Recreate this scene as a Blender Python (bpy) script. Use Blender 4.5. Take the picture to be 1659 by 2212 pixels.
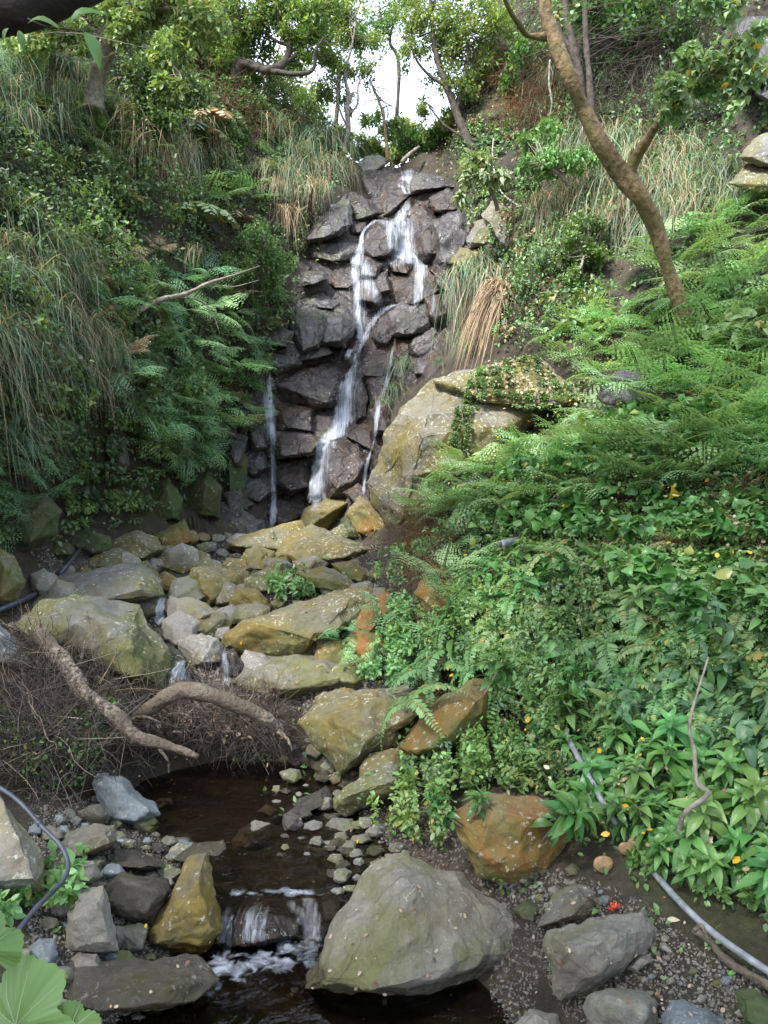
import bpy, bmesh, math, random
import numpy as np
from mathutils import Vector, Matrix
from mathutils.bvhtree import BVHTree

for o in list(bpy.data.objects):
    bpy.data.objects.remove(o)
random.seed(11)
rng = np.random.default_rng(11)
SC = bpy.context.scene
COL = SC.collection
R = math.radians

# ------------------------------------------------------------ camera, sky, sun
CAMZ = 1.7
F = 1671.0            # focal length in px of a 1659 x 2212 picture
UC, VC = 829.5, 1106.0
cam = bpy.data.cameras.new('camera')
cam.sensor_fit = 'VERTICAL'
cam.sensor_height = 36.0
cam.lens = 36.0 * F / 2212.0
cam.clip_start = 0.02
cam.clip_end = 2000
camo = bpy.data.objects.new('camera', cam)
camo.location = (0, 0, CAMZ)
camo.rotation_euler = (R(90), 0, 0)
COL.objects.link(camo)
SC.camera = camo

SUN_EL, SUN_AZ = 50, 222      # azimuth measured clockwise from +Y (ahead of the camera)
w = bpy.data.worlds.new('World')
SC.world = w
w.use_nodes = True
nt = w.node_tree
nt.nodes.clear()
out = nt.nodes.new('ShaderNodeOutputWorld')
bg = nt.nodes.new('ShaderNodeBackground')
sky = nt.nodes.new('ShaderNodeTexSky')
sky.sky_type = 'NISHITA'
sky.sun_disc = False
sky.sun_elevation = R(SUN_EL)
sky.sun_rotation = R(SUN_AZ)
sky.dust_density = 2.0
bg.inputs['Strength'].default_value = 0.125
tc = nt.nodes.new('ShaderNodeTexCoord')
nz = nt.nodes.new('ShaderNodeTexNoise')
nz.inputs['Scale'].default_value = 3.2
nz.inputs['Detail'].default_value = 6
rp = nt.nodes.new('ShaderNodeValToRGB')
rp.color_ramp.elements[0].position = 0.38
rp.color_ramp.elements[1].position = 0.66
mx = nt.nodes.new('ShaderNodeMix')
mx.data_type = 'RGBA'
mx.inputs['B'].default_value = (7.6, 8.4, 9.8, 1)      # white cloud
nt.links.new(tc.outputs['Generated'], nz.inputs['Vector'])
nt.links.new(nz.outputs['Fac'], rp.inputs['Fac'])
nt.links.new(rp.outputs['Color'], mx.inputs['Factor'])
nt.links.new(sky.outputs['Color'], mx.inputs['A'])
nt.links.new(mx.outputs['Result'], bg.inputs['Color'])
nt.links.new(bg.outputs['Background'], out.inputs['Surface'])

sl = bpy.data.lights.new('sun', 'SUN')
sl.energy = 3.0
sl.angle = R(9)
sl.color = (1.0, 0.97, 0.93)
so = bpy.data.objects.new('sun', sl)
a, e = R(SUN_AZ), R(SUN_EL)
sdir = Vector((math.sin(a) * math.cos(e), math.cos(a) * math.cos(e), math.sin(e)))
so.rotation_euler = sdir.to_track_quat('Z', 'Y').to_euler()
so.location = (0, 0, 30)
COL.objects.link(so)
SC.view_settings.view_transform = 'Standard'
SC.view_settings.look = 'None'
SC.view_settings.exposure = 1.65
SC.view_settings.gamma = 1.0
SC.cycles.max_bounces = 8
SC.cycles.transparent_max_bounces = 24
SC.cycles.use_denoising = True


# ------------------------------------------------------------ helpers
def P(u, v, Y):
    """picture position + distance -> point in the place"""
    return Vector(((u - UC) / F * Y, Y, CAMZ + (VC - v) / F * Y))


def W_(x, y):
    return (486 + x * .4027, 324 + y * .4027)


TILE = {1: (0, 0), 2: (829.5, 0), 3: (0, 553), 4: (829.5, 553), 5: (0, 1106), 6: (829.5, 1106), 7: (0, 1659), 8: (829.5, 1659)}


def TT(t, pts):
    if t == 'W':
        return [W_(*p[:2]) + tuple(p[2:]) for p in pts]
    if t == 0:
        return list(pts)
    a, b = TILE[t]
    return [(a + p[0] * .5, b + p[1] * .5) + tuple(p[2:]) for p in pts]


def _hash(ix, iy, iz, s):
    h = (ix * 374761393 + iy * 668265263 + iz * 2147483647 + s * 974634777) & 0xffffffff
    h = ((h ^ (h >> 13)) * 1274126177) & 0xffffffff
    h = (h ^ (h >> 16)) & 0xffffffff
    return h / 4294967295.0


def vnoise(p, s=0):
    p = np.asarray(p, float)
    i = np.floor(p).astype(np.int64)
    f = p - i
    f = f * f * f * (f * (f * 6 - 15) + 10)
    r = 0
    for dx in (0, 1):
        wx = f[:, 0] if dx else 1 - f[:, 0]
        for dy in (0, 1):
            wy = f[:, 1] if dy else 1 - f[:, 1]
            for dz in (0, 1):
                wz = f[:, 2] if dz else 1 - f[:, 2]
                r = r + wx * wy * wz * _hash(i[:, 0] + dx, i[:, 1] + dy, i[:, 2] + dz, s)
    return r * 2 - 1


def fbm(p, octv=4, s=0, gain=.5):
    p = np.asarray(p, float)
    r, a_, t = 0, 1.0, 0
    for k in range(octv):
        r = r + a_ * vnoise(p * (2.03 ** k) + k * 17.3, s + k)
        t += a_
        a_ *= gain
    return r / t


def in_poly(u, v, poly):
    u = np.asarray(u); v = np.asarray(v)
    c = np.zeros(u.shape, bool)
    n = len(poly)
    for i in range(n):
        x1, y1 = poly[i][:2]; x2, y2 = poly[(i + 1) % n][:2]
        cond = ((y1 > v) != (y2 > v))
        xi = (x2 - x1) * (v - y1) / ((y2 - y1) if y2 != y1 else 1e-9) + x1
        c ^= cond & (u < xi)
    return c


def tag(o, label=None, cat=None, group=None, kind=None):
    if label: o['label'] = label
    if cat: o['category'] = cat
    if group: o['group'] = group
    if kind: o['kind'] = kind
    return o


def build(name, chunks, mats, parent=None, loc=None, smooth=True):
    """chunks: list of (V (n,3), F (m,k) int, material index). ONE mesh object."""
    vs, loops, starts, mi = [], [], [], []
    off = 0; lo = 0; last = None
    for V, Fc, m in chunks:
        if V is last:                      # same vertices again (caps): share them
            Fc = np.asarray(Fc, np.int64) - len(V); nv = 0
        else: nv = len(V)
        last = V
        V = np.asarray(V, np.float32); Fc = np.asarray(Fc, np.int64)
        if len(V) == 0 or len(Fc) == 0: continue
        k = Fc.shape[1]
        if nv: vs.append(V)
        loops.append((Fc + off).ravel())
        starts.append(lo + np.arange(len(Fc)) * k)
        mi.append(np.full(len(Fc), m) if np.isscalar(m) else np.asarray(m))
        off += nv; lo += len(Fc) * k
    V = np.concatenate(vs)
    if loc is not None:
        V = V - np.asarray(loc, np.float32)
    me = bpy.data.meshes.new(name)
    L = np.concatenate(loops); S = np.concatenate(starts)
    me.vertices.add(len(V)); me.vertices.foreach_set('co', V.ravel())
    me.loops.add(len(L)); me.loops.foreach_set('vertex_index', L.astype(np.int32))
    me.polygons.add(len(S)); me.polygons.foreach_set('loop_start', S.astype(np.int32))
    me.polygons.foreach_set('material_index', np.concatenate(mi).astype(np.int32))
    me.polygons.foreach_set('use_smooth', np.full(len(S), smooth))
    for m in mats: me.materials.append(m)
    me.update(calc_edges=True)
    me.validate()
    o = bpy.data.objects.new(name, me)
    if loc is not None: o.location = loc
    COL.objects.link(o)
    if parent is not None: o.parent = parent
    return o


def empty(name, loc):
    o = bpy.data.objects.new(name, None)
    o.empty_display_size = .05
    o.location = loc
    COL.objects.link(o)
    return o


def tube(path, rad, sides=8, rough=0.0, seed=0, cap=True):
    """path (n,3), rad scalar or (n,) -> chunk V,F"""
    path = np.asarray(path, float); n = len(path)
    rad = np.full(n, rad) if np.isscalar(rad) else np.asarray(rad, float)
    T = np.gradient(path, axis=0); T /= np.linalg.norm(T, axis=1)[:, None] + 1e-9
    ref = np.array([0.3, 0.2, 1.0]) if abs(T[0][2]) < .8 else np.array([1.0, 0.3, 0])
    A = np.cross(T, ref); A /= np.linalg.norm(A, axis=1)[:, None] + 1e-9
    B = np.cross(T, A)
    th = np.arange(sides) / sides * 2 * math.pi
    V = (path[:, None] + rad[:, None, None] * (np.cos(th)[None, :, None] * A[:, None] + np.sin(th)[None, :, None] * B[:, None]))
    if rough:
        q = V.reshape(-1, 3)
        k = 1 + rough * fbm(q / (rad.mean() * 2.5), 3, seed)
        an = np.tile(th, n); al_ = np.repeat(np.arange(n), sides)
        k = k * (1 + rough * .35 * fbm(np.stack([np.cos(an) * 3, np.sin(an) * 3, al_ * .22], -1), 3, seed + 5))
        V = path[:, None] + (V - path[:, None]) * k.reshape(n, sides, 1)
    V = V.reshape(-1, 3)
    i = np.arange(n - 1)[:, None] * sides; j = np.arange(sides)[None]
    j2 = (j + 1) % sides
    Fq = np.stack([i + j, i + j2, i + sides + j2, i + sides + j], -1).reshape(-1, 4)
    if cap:
        V = np.vstack([V, path[:1], path[-1:]])
        a0, a1 = n * sides, n * sides + 1
        jj = np.arange(sides); jn = (jj + 1) % sides
        c0 = np.stack([jj, np.full(sides, a0), np.full(sides, a0), jn], -1)
        F3 = np.vstack([np.stack([np.full(sides, a0), jn, jj], -1),
                        np.stack([np.full(sides, a1), (n - 1) * sides + jj, (n - 1) * sides + jn], -1)])
        return [(V, Fq, 0), (V, F3, 0)]
    return [(V, Fq, 0)]


def spline(pts, n=24):
    """Catmull-Rom through rows of any width"""
    p = np.asarray(pts, float)
    if len(p) == 2:
        t = np.linspace(0, 1, n)[:, None]
        return p[0] * (1 - t) + p[1] * t
    q = np.vstack([2 * p[0] - p[1], p, 2 * p[-1] - p[-2]])
    t = np.linspace(0, len(p) - 1 - 1e-6, n)
    i = t.astype(int); f = (t - i)[:, None]
    a, b, c, d = q[i], q[i + 1], q[i + 2], q[i + 3]
    return .5 * ((2 * b) + (-a + c) * f + (2 * a - 5 * b + 4 * c - d) * f ** 2 + (-a + 3 * b - 3 * c + d) * f ** 3)


def merge_tube(path, rad, **k):
    ch = tube(path, rad, **k)
    return ch


# ------------------------------------------------------------ materials
def newmat(name):
    m = bpy.data.materials.new(name)
    m.use_nodes = True
    m.node_tree.nodes.clear()
    return m, m.node_tree


def N(t, kind, **kw):
    n = t.nodes.new(kind)
    for k, v in kw.items():
        if k in n.inputs: n.inputs[k].default_value = v
        else: setattr(n, k, v)
    return n


def ramp(t, src, stops, interp='LINEAR'):
    r = t.nodes.new('ShaderNodeValToRGB')
    el = r.color_ramp.elements
    while len(el) < len(stops): el.new(0.5)
    for e_, (p, c) in zip(el, stops):
        e_.position = p
        e_.color = (c, c, c, 1) if np.isscalar(c) else (*c, 1)
    r.color_ramp.interpolation = interp
    t.links.new(src, r.inputs['Fac'])
    return r


def mixc(t, fac, a, b, mode='MIX'):
    m = t.nodes.new('ShaderNodeMix')
    m.data_type = 'RGBA'; m.blend_type = mode
    for sock, val in (('Factor', fac), ('A', a), ('B', b)):
        s = m.inputs[sock]
        if hasattr(val, 'links'): t.links.new(val, s)
        elif sock == 'Factor': s.default_value = val
        else: s.default_value = (*val, 1)
    return m.outputs['Result']


def mth(t, op, a, b=0.0, clamp=False):
    m = t.nodes.new('ShaderNodeMath')
    m.operation = op; m.use_clamp = clamp
    for i, v in enumerate((a, b)):
        if hasattr(v, 'links'): t.links.new(v, m.inputs[i])
        else: m.inputs[i].default_value = v
    return m.outputs[0]


def rock_mat(name, base, moss=None, moss_amt=0.0, stain=None, stain_amt=0.0, lichen=0.0, rough=.85, bump=.5,
             waterline=None, gloss_var=0.0, green=None, green_amt=0.0, crack=0.0, crack_scale=3.0):
    m, t = newmat(name)
    o = N(t, 'ShaderNodeOutputMaterial'); b = N(t, 'ShaderNodeBsdfPrincipled')
    t.links.new(b.outputs[0], o.inputs[0])
    tc = N(t, 'ShaderNodeTexCoord'); oi = N(t, 'ShaderNodeObjectInfo')
    mp = N(t, 'ShaderNodeVectorMath', operation='ADD')
    sc = N(t, 'ShaderNodeVectorMath', operation='SCALE'); sc.inputs['Scale'].default_value = 37.0
    cv = N(t, 'ShaderNodeCombineXYZ')
    for i in range(3): t.links.new(oi.outputs['Random'], cv.inputs[i])
    t.links.new(cv.outputs[0], sc.inputs[0])
    t.links.new(tc.outputs['Object'], mp.inputs[0]); t.links.new(sc.outputs[0], mp.inputs[1])
    vec = mp.outputs[0]

    def noise(scale, det=6, rough_=.55, dist=0.0):
        n = N(t, 'ShaderNodeTexNoise')
        n.inputs['Scale'].default_value = scale; n.inputs['Detail'].default_value = det
        n.inputs['Roughness'].default_value = rough_; n.inputs['Distortion'].default_value = dist
        t.links.new(vec, n.inputs['Vector'])
        return n.outputs['Fac']
    big, mid, fine = noise(2.3, 5), noise(9, 9, .7, .4), noise(70, 8, .75)
    c = ramp(t, big, [(.3, tuple(x * .72 for x in base)), (.52, base), (.72, tuple(min(1, x * 1.28) for x in base))]).outputs[0]
    c = mixc(t, 0.55, c, ramp(t, mid, [(.3, (.45, .43, .42)), (.5, (.82, .8, .8)), (.7, (1.25, 1.22, 1.18))]).outputs[0], 'MULTIPLY')
    c = mixc(t, 0.5, c, ramp(t, fine, [(.32, .42), (.68, 1.45)]).outputs[0], 'MULTIPLY')
    crk = None
    if crack:
        vo = N(t, 'ShaderNodeTexVoronoi'); vo.feature = 'DISTANCE_TO_EDGE'; vo.inputs['Scale'].default_value = crack_scale
        dn = N(t, 'ShaderNodeTexNoise'); dn.inputs['Scale'].default_value = 5; dn.inputs['Detail'].default_value = 6
        t.links.new(vec, dn.inputs['Vector'])
        ds = N(t, 'ShaderNodeVectorMath', operation='SCALE'); ds.inputs['Scale'].default_value = .35; t.links.new(dn.outputs['Color'], ds.inputs[0])
        da = N(t, 'ShaderNodeVectorMath', operation='ADD'); t.links.new(vec, da.inputs[0]); t.links.new(ds.outputs[0], da.inputs[1])
        t.links.new(da.outputs[0], vo.inputs['Vector'])
        crk = ramp(t, vo.outputs['Distance'], [(0.0, 0.0), (.035, 1.0)]).outputs[0]
        c = mixc(t, crack, c, mixc(t, crk, (.16, .15, .15), (1, 1, 1)), 'MULTIPLY')
    ge = N(t, 'ShaderNodeNewGeometry'); sx = N(t, 'ShaderNodeSeparateXYZ')
    t.links.new(ge.outputs['Normal'], sx.inputs[0])
    if stain is not None:
        s1 = noise(1.7, 6, .6, .6)
        msk = ramp(t, s1, [(.62 - .42 * stain_amt, 0.0), (.72 - .3 * stain_amt, 1.0)]).outputs[0]
        side = ramp(t, sx.outputs[2], [(.25, 1.0), (.9, .35)]).outputs[0]
        c = mixc(t, mth(t, 'MULTIPLY', mth(t, 'MULTIPLY', msk, side), .9), c, mixc(t, mid, tuple(x * .5 for x in stain), tuple(x * 1.4 for x in stain)))
    if moss is not None:
        s2 = mth(t, 'ADD', noise(2.1, 7, .65, .3), mth(t, 'MULTIPLY', fine, .12))
        msk = ramp(t, s2, [(.70 - .4 * moss_amt, 0.0), (.82 - .3 * moss_amt, 1.0)]).outputs[0]
        c = mixc(t, mth(t, 'MULTIPLY', msk, .9), c, mixc(t, fine, tuple(x * .45 for x in moss), tuple(x * 1.5 for x in moss)))
    if green is not None:
        s3 = noise(1.4, 7, .6, .5)
        msk = ramp(t, s3, [(.66 - .35 * green_amt, 0.0), (.76 - .25 * green_amt, 1.0)]).outputs[0]
        c = mixc(t, mth(t, 'MULTIPLY', msk, .85), c, mixc(t, mid, tuple(x * .5 for x in green), tuple(x * 1.5 for x in green)))
    if lichen:
        l1 = ramp(t, noise(30, 6, .75), [(.62 - .16 * lichen, 0.0), (.66 - .14 * lichen, 1.0)]).outputs[0]
        l2 = ramp(t, noise(2.6, 4), [(.46 - .16 * lichen, 0.0), (.62 - .1 * lichen, 1.0)]).outputs[0]
        c = mixc(t, mth(t, 'MULTIPLY', mth(t, 'MULTIPLY', l1, l2), .8), c, (.52, .52, .45))
    ro = None
    if gloss_var:
        g = ramp(t, noise(3.2, 5), [(.35, rough * .5), (.65, min(1, rough + gloss_var))]).outputs[0]
        ro = g
    if waterline is not None:
        sp = N(t, 'ShaderNodeSeparateXYZ'); t.links.new(ge.outputs['Position'], sp.inputs[0])
        zz = mth(t, 'SUBTRACT', sp.outputs[2], mth(t, 'MULTIPLY', mid, .07))
        wet = ramp(t, mth(t, 'MULTIPLY', mth(t, 'SUBTRACT', zz, waterline), 10.0), [(0.0, 1.0), (.18, 0.0)]).outputs[0]
        c = mixc(t, wet, c, mixc(t, .78, c, (.30, .27, .26), 'MULTIPLY'))
        r2 = N(t, 'ShaderNodeMix'); r2.inputs['A'].default_value = rough; r2.inputs['B'].default_value = .22
        t.links.new(wet, r2.inputs['Factor']); ro = r2.outputs['Result']
    t.links.new(c, b.inputs['Base Color'])
    if ro is not None: t.links.new(ro, b.inputs['Roughness'])
    else: b.inputs['Roughness'].default_value = rough
    bp = N(t, 'ShaderNodeBump'); bp.inputs['Strength'].default_value = bump; bp.inputs['Distance'].default_value = .03
    hh = mth(t, 'ADD', mid, mth(t, 'MULTIPLY', fine, .45))
    if crk is not None: hh = mth(t, 'ADD', hh, mth(t, 'MULTIPLY', crk, crack * .9))
    t.links.new(hh, bp.inputs['Height']); t.links.new(bp.outputs[0], b.inputs['Normal'])
    return m


OCH = (.235, .150, .030); OLV = (.150, .145, .035); ORG = (.30, .125, .022); GRN = (.075, .105, .022)
RM = {
    'O': rock_mat('mossy_ochre_stone', (.165, .148, .11), (.16, .115, .026), .5, (.10, .108, .03), .82, .35, crack=.35, crack_scale=2),
    'G': rock_mat('grey_stone', (.18, .178, .165), (.12, .125, .032), .46, (.14, .115, .05), .5, .3, crack=.3, crack_scale=1.6),
    'F': rock_mat('streamside_stone', (.265, .25, .21), (.15, .15, .055), .35, (.18, .15, .09), .3, .12, waterline=.03, bump=.9, crack=.25, crack_scale=1.5),
    'U': rock_mat('upper_pool_stone', (.18, .17, .145), (.12, .12, .04), .4, (.15, .12, .06), .4, .2, waterline=.23, bump=.9),
    'L': rock_mat('pale_stone', (.25, .235, .205), (.20, .20, .085), .2, (.26, .22, .14), .25, .3),
    'B': rock_mat('bluish_stone', (.17, .20, .215), OLV, .12, None, 0, .3, rough=.7),
    'W': rock_mat('wet_basalt', (.050, .041, .039), (.060, .034, .020), .42, None, 0, .2, rough=.17, gloss_var=.25, bump=.8, crack=.45, crack_scale=1.7, green=(.05, .055, .03), green_amt=.25),
    'D': rock_mat('damp_basalt', (.082, .076, .077), (.05, .055, .025), .32, (.075, .06, .045), .25, .25, rough=.32, gloss_var=.25, bump=.6, crack=.55, crack_scale=2.2),
    'M': rock_mat('moss_covered_stone', (.13, .105, .065), (.21, .09, .018), .52, OLV, .9, .25, green=GRN, green_amt=.3),
    'Y': rock_mat('lichen_boulder_stone', (.20, .19, .17), (.165, .13, .022), .47, (.14, .115, .02), .55, .4, bump=.9, crack=.4, crack_scale=.8),
    'C': rock_mat('crested_moss_stone', (.115, .10, .075), (.17, .125, .018), .5, (.09, .095, .03), .5, .15, waterline=.03),
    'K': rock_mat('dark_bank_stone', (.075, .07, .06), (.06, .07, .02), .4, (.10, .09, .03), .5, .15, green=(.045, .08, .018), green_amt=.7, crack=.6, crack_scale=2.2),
}


def leaf_mat(name, c1, c2, trans=.3, rough=.45, hue=.03, c3=None, amt3=.0):
    """leaf colours differ leaf by leaf (per mesh island) and plant by plant"""
    m, t = newmat(name)
    o = N(t, 'ShaderNodeOutputMaterial'); b = N(t, 'ShaderNodeBsdfPrincipled')
    ge = N(t, 'ShaderNodeNewGeometry'); oi = N(t, 'ShaderNodeObjectInfo')
    stops = [(0.0, c1), (1 - amt3 - .01 if c3 else 1.0, c2)]
    if c3: stops += [(1 - amt3, c3), (1.0, c3)]
    c = ramp(t, ge.outputs['Random Per Island'], stops).outputs[0]
    hs = N(t, 'ShaderNodeHueSaturation')
    t.links.new(c, hs.inputs['Color'])
    t.links.new(mth(t, 'ADD', mth(t, 'MULTIPLY', oi.outputs['Random'], hue * 2), .5 - hue), hs.inputs['Hue'])
    tcn = N(t, 'ShaderNodeTexNoise'); tcn.inputs['Scale'].default_value = 1.3; tcn.inputs['Detail'].default_value = 3
    t.links.new(ge.outputs['Position'], tcn.inputs['Vector'])
    t.links.new(ramp(t, tcn.outputs['Fac'], [(.3, .62), (.7, 1.38)]).outputs[0], hs.inputs['Value'])
    col = hs.outputs[0]
    t.links.new(col, b.inputs['Base Color'])
    b.inputs['Roughness'].default_value = rough
    tr = N(t, 'ShaderNodeBsdfTranslucent')
    t.links.new(mixc(t, 1.0, col, (1.15, 1.1, .6), 'MULTIPLY'), tr.inputs[0])
    ms = N(t, 'ShaderNodeMixShader'); ms.inputs[0].default_value = trans
    t.links.new(b.outputs[0], ms.inputs[1]); t.links.new(tr.outputs[0], ms.inputs[2])
    t.links.new(ms.outputs[0], o.inputs[0])
    return m


LM = {
    'fern': leaf_mat('bright_fern_green', (.16, .30, .105), (.31, .49, .23), trans=.35),
    'fernd': leaf_mat('deep_fern_green', (.10, .22, .095), (.20, .36, .18)),
    'sword': leaf_mat('sword_fern_green', (.12, .23, .075), (.22, .37, .14), c3=(.42, .32, .09), amt3=.07),
    'grass': leaf_mat('blue_green_blade', (.11, .18, .10), (.23, .32, .20), c3=(.36, .29, .19), amt3=.12),
    'dry': leaf_mat('dry_straw_blade', (.24, .17, .095), (.44, .35, .22), trans=.15, rough=.8, hue=.01),
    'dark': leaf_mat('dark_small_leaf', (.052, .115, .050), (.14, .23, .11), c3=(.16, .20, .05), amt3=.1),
    'mid': leaf_mat('mid_green_leaf', (.09, .185, .05), (.20, .34, .10), c3=(.25, .26, .06), amt3=.05),
    'light': leaf_mat('light_green_leaf', (.14, .26, .085), (.26, .42, .16), c3=(.32, .31, .08), amt3=.06),
    'pale': leaf_mat('pale_green_leaf', (.28, .39, .20), (.44, .55, .33), c3=(.55, .36, .05), amt3=.03),
    'tree': leaf_mat('tree_leaf_green', (.13, .22, .07), (.24, .36, .12), trans=.6, c3=(.30, .30, .07), amt3=.1),
    'shrub': leaf_mat('glossy_shrub_green', (.055, .14, .032), (.13, .27, .07), trans=.25, rough=.36, c3=(.30, .30, .08), amt3=.03),
    'yellow': leaf_mat('yellow_fallen_leaf', (.62, .40, .02), (.75, .52, .04), hue=.01),
    'litter': leaf_mat('dead_leaf', (.22, .13, .06), (.55, .47, .36), trans=.1, rough=.9, hue=.01),
    'root': leaf_mat('brown_rootlet', (.10, .045, .02), (.24, .125, .06), trans=0, rough=.9, hue=.01),
    'twig': leaf_mat('grey_brown_twig', (.012, .010, .008), (.17, .14, .11), trans=0, rough=.9, hue=.01),
}


def bark_mat(name, c1, c2, scale=14, c3=None):
    m, t = newmat(name)
    o = N(t, 'ShaderNodeOutputMaterial'); b = N(t, 'ShaderNodeBsdfPrincipled')
    t.links.new(b.outputs[0], o.inputs[0])
    tc = N(t, 'ShaderNodeTexCoord')
    n1 = N(t, 'ShaderNodeTexNoise'); n1.inputs['Scale'].default_value = scale; n1.inputs['Detail'].default_value = 8
    n2 = N(t, 'ShaderNodeTexNoise'); n2.inputs['Scale'].default_value = 2.5; n2.inputs['Detail'].default_value = 5
    t.links.new(tc.outputs['Object'], n1.inputs[0]); t.links.new(tc.outputs['Object'], n2.inputs[0])
    c = ramp(t, n1.outputs['Fac'], [(.35, c1), (.65, c2)]).outputs[0]
    if c3: c = mixc(t, ramp(t, n2.outputs['Fac'], [(.48, 0.0), (.62, 1.0)]).outputs[0], c, c3)
    t.links.new(c, b.inputs['Base Color']); b.inputs['Roughness'].default_value = .9
    bp = N(t, 'ShaderNodeBump'); bp.inputs['Strength'].default_value = 1.0; bp.inputs['Distance'].default_value = .02
    t.links.new(n1.outputs['Fac'], bp.inputs['Height']); t.links.new(bp.outputs[0], b.inputs['Normal'])
    return m


BARK = bark_mat('mossy_tree_bark', (.085, .058, .028), (.25, .175, .09), 22, (.12, .105, .035))
BARKD = bark_mat('dark_bark', (.035, .028, .022), (.09, .072, .055))
BARKG = bark_mat('grey_bark', (.13, .11, .09), (.30, .26, .21), 18)
LOGM = bark_mat('weathered_log', (.05, .038, .028), (.36, .30, .23), 42, (.13, .10, .07))
WOODP = bark_mat('bare_broken_wood', (.40, .29, .15), (.62, .50, .30), 30)


def simple_mat(name, col, rough=.5, noise=.25, scale=12, metallic=0):
    m, t = newmat(name)
    o = N(t, 'ShaderNodeOutputMaterial'); b = N(t, 'ShaderNodeBsdfPrincipled')
    t.links.new(b.outputs[0], o.inputs[0])
    n = N(t, 'ShaderNodeTexNoise'); n.inputs['Scale'].default_value = scale; n.inputs['Detail'].default_value = 7
    tc = N(t, 'ShaderNodeTexCoord'); t.links.new(tc.outputs['Object'], n.inputs[0])
    c = ramp(t, n.outputs['Fac'], [(.3, tuple(x * (1 - noise) for x in col)), (.7, tuple(min(1, x * (1 + noise)) for x in col))]).outputs[0]
    t.links.new(c, b.inputs['Base Color'])
    b.inputs['Roughness'].default_value = rough; b.inputs['Metallic'].default_value = metallic
    return m


PVC = simple_mat('weathered_grey_pipe', (.21, .22, .23), .6, .4, 30)
HOSE = simple_mat('blue_grey_hose', (.05, .058, .078), .45, .4)
WHOSE = simple_mat('white_hose', (.30, .30, .27), .6, .35)

# terrain: brown soil, damp moss, rock showing through
m, t = newmat('ravine_soil'); SOIL = m
o = N(t, 'ShaderNodeOutputMaterial'); b = N(t, 'ShaderNodeBsdfPrincipled'); t.links.new(b.outputs[0], o.inputs[0])
ge = N(t, 'ShaderNodeNewGeometry')


def nn(scale, det=7):
    n = N(t, 'ShaderNodeTexNoise'); n.inputs['Scale'].default_value = scale; n.inputs['Detail'].default_value = det
    n.inputs['Roughness'].default_value = .62
    t.links.new(ge.outputs['Position'], n.inputs[0]); return n.outputs['Fac']


n1, n2, n3 = nn(1.1), nn(5), nn(38)
c = ramp(t, n2, [(.3, (.018, .014, .010)), (.55, (.045, .034, .022)), (.75, (.08, .062, .040))]).outputs[0]
c = mixc(t, ramp(t, n1, [(.52, 0.0), (.68, .6)]).outputs[0], c, mixc(t, n3, (.022, .035, .008), (.085, .105, .03)))
c = mixc(t, .6, c, ramp(t, n3, [(.3, .45), (.7, 1.4)]).outputs[0], 'MULTIPLY')
t.links.new(c, b.inputs['Base Color']); b.inputs['Roughness'].default_value = .9
bp = N(t, 'ShaderNodeBump'); bp.inputs['Strength'].default_value = .9; bp.inputs['Distance'].default_value = .04
t.links.new(mth(t, 'ADD', n2, mth(t, 'MULTIPLY', n3, .4)), bp.inputs['Height']); t.links.new(bp.outputs[0], b.inputs['Normal'])

# still water: clear, brown bed showing, sky in the ripples
m, t = newmat('stream_water'); WATER = m
o = N(t, 'ShaderNodeOutputMaterial')
gl = N(t, 'ShaderNodeBsdfGlossy'); gl.inputs['Roughness'].default_value = .06
tr = N(t, 'ShaderNodeBsdfTransparent'); tr.inputs[0].default_value = (.46, .40, .33, 1)
lw = N(t, 'ShaderNodeFresnel'); lw.inputs['IOR'].default_value = 1.38
ms = N(t, 'ShaderNodeMixShader')
ge = N(t, 'ShaderNodeNewGeometry')
n1 = N(t, 'ShaderNodeTexNoise'); n1.inputs['Scale'].default_value = 11; n1.inputs['Detail'].default_value = 4; n1.inputs['Distortion'].default_value = .8
t.links.new(ge.outputs['Position'], n1.inputs[0])
bp = N(t, 'ShaderNodeBump'); bp.inputs['Strength'].default_value = .55; bp.inputs['Distance'].default_value = .03
t.links.new(n1.outputs['Fac'], bp.inputs['Height'])
for s in (gl, lw): t.links.new(bp.outputs[0], s.inputs['Normal'])
t.links.new(lw.outputs[0], ms.inputs[0]); t.links.new(tr.outputs[0], ms.inputs[1]); t.links.new(gl.outputs[0], ms.inputs[2])
t.links.new(ms.outputs[0], o.inputs[0])

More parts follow.
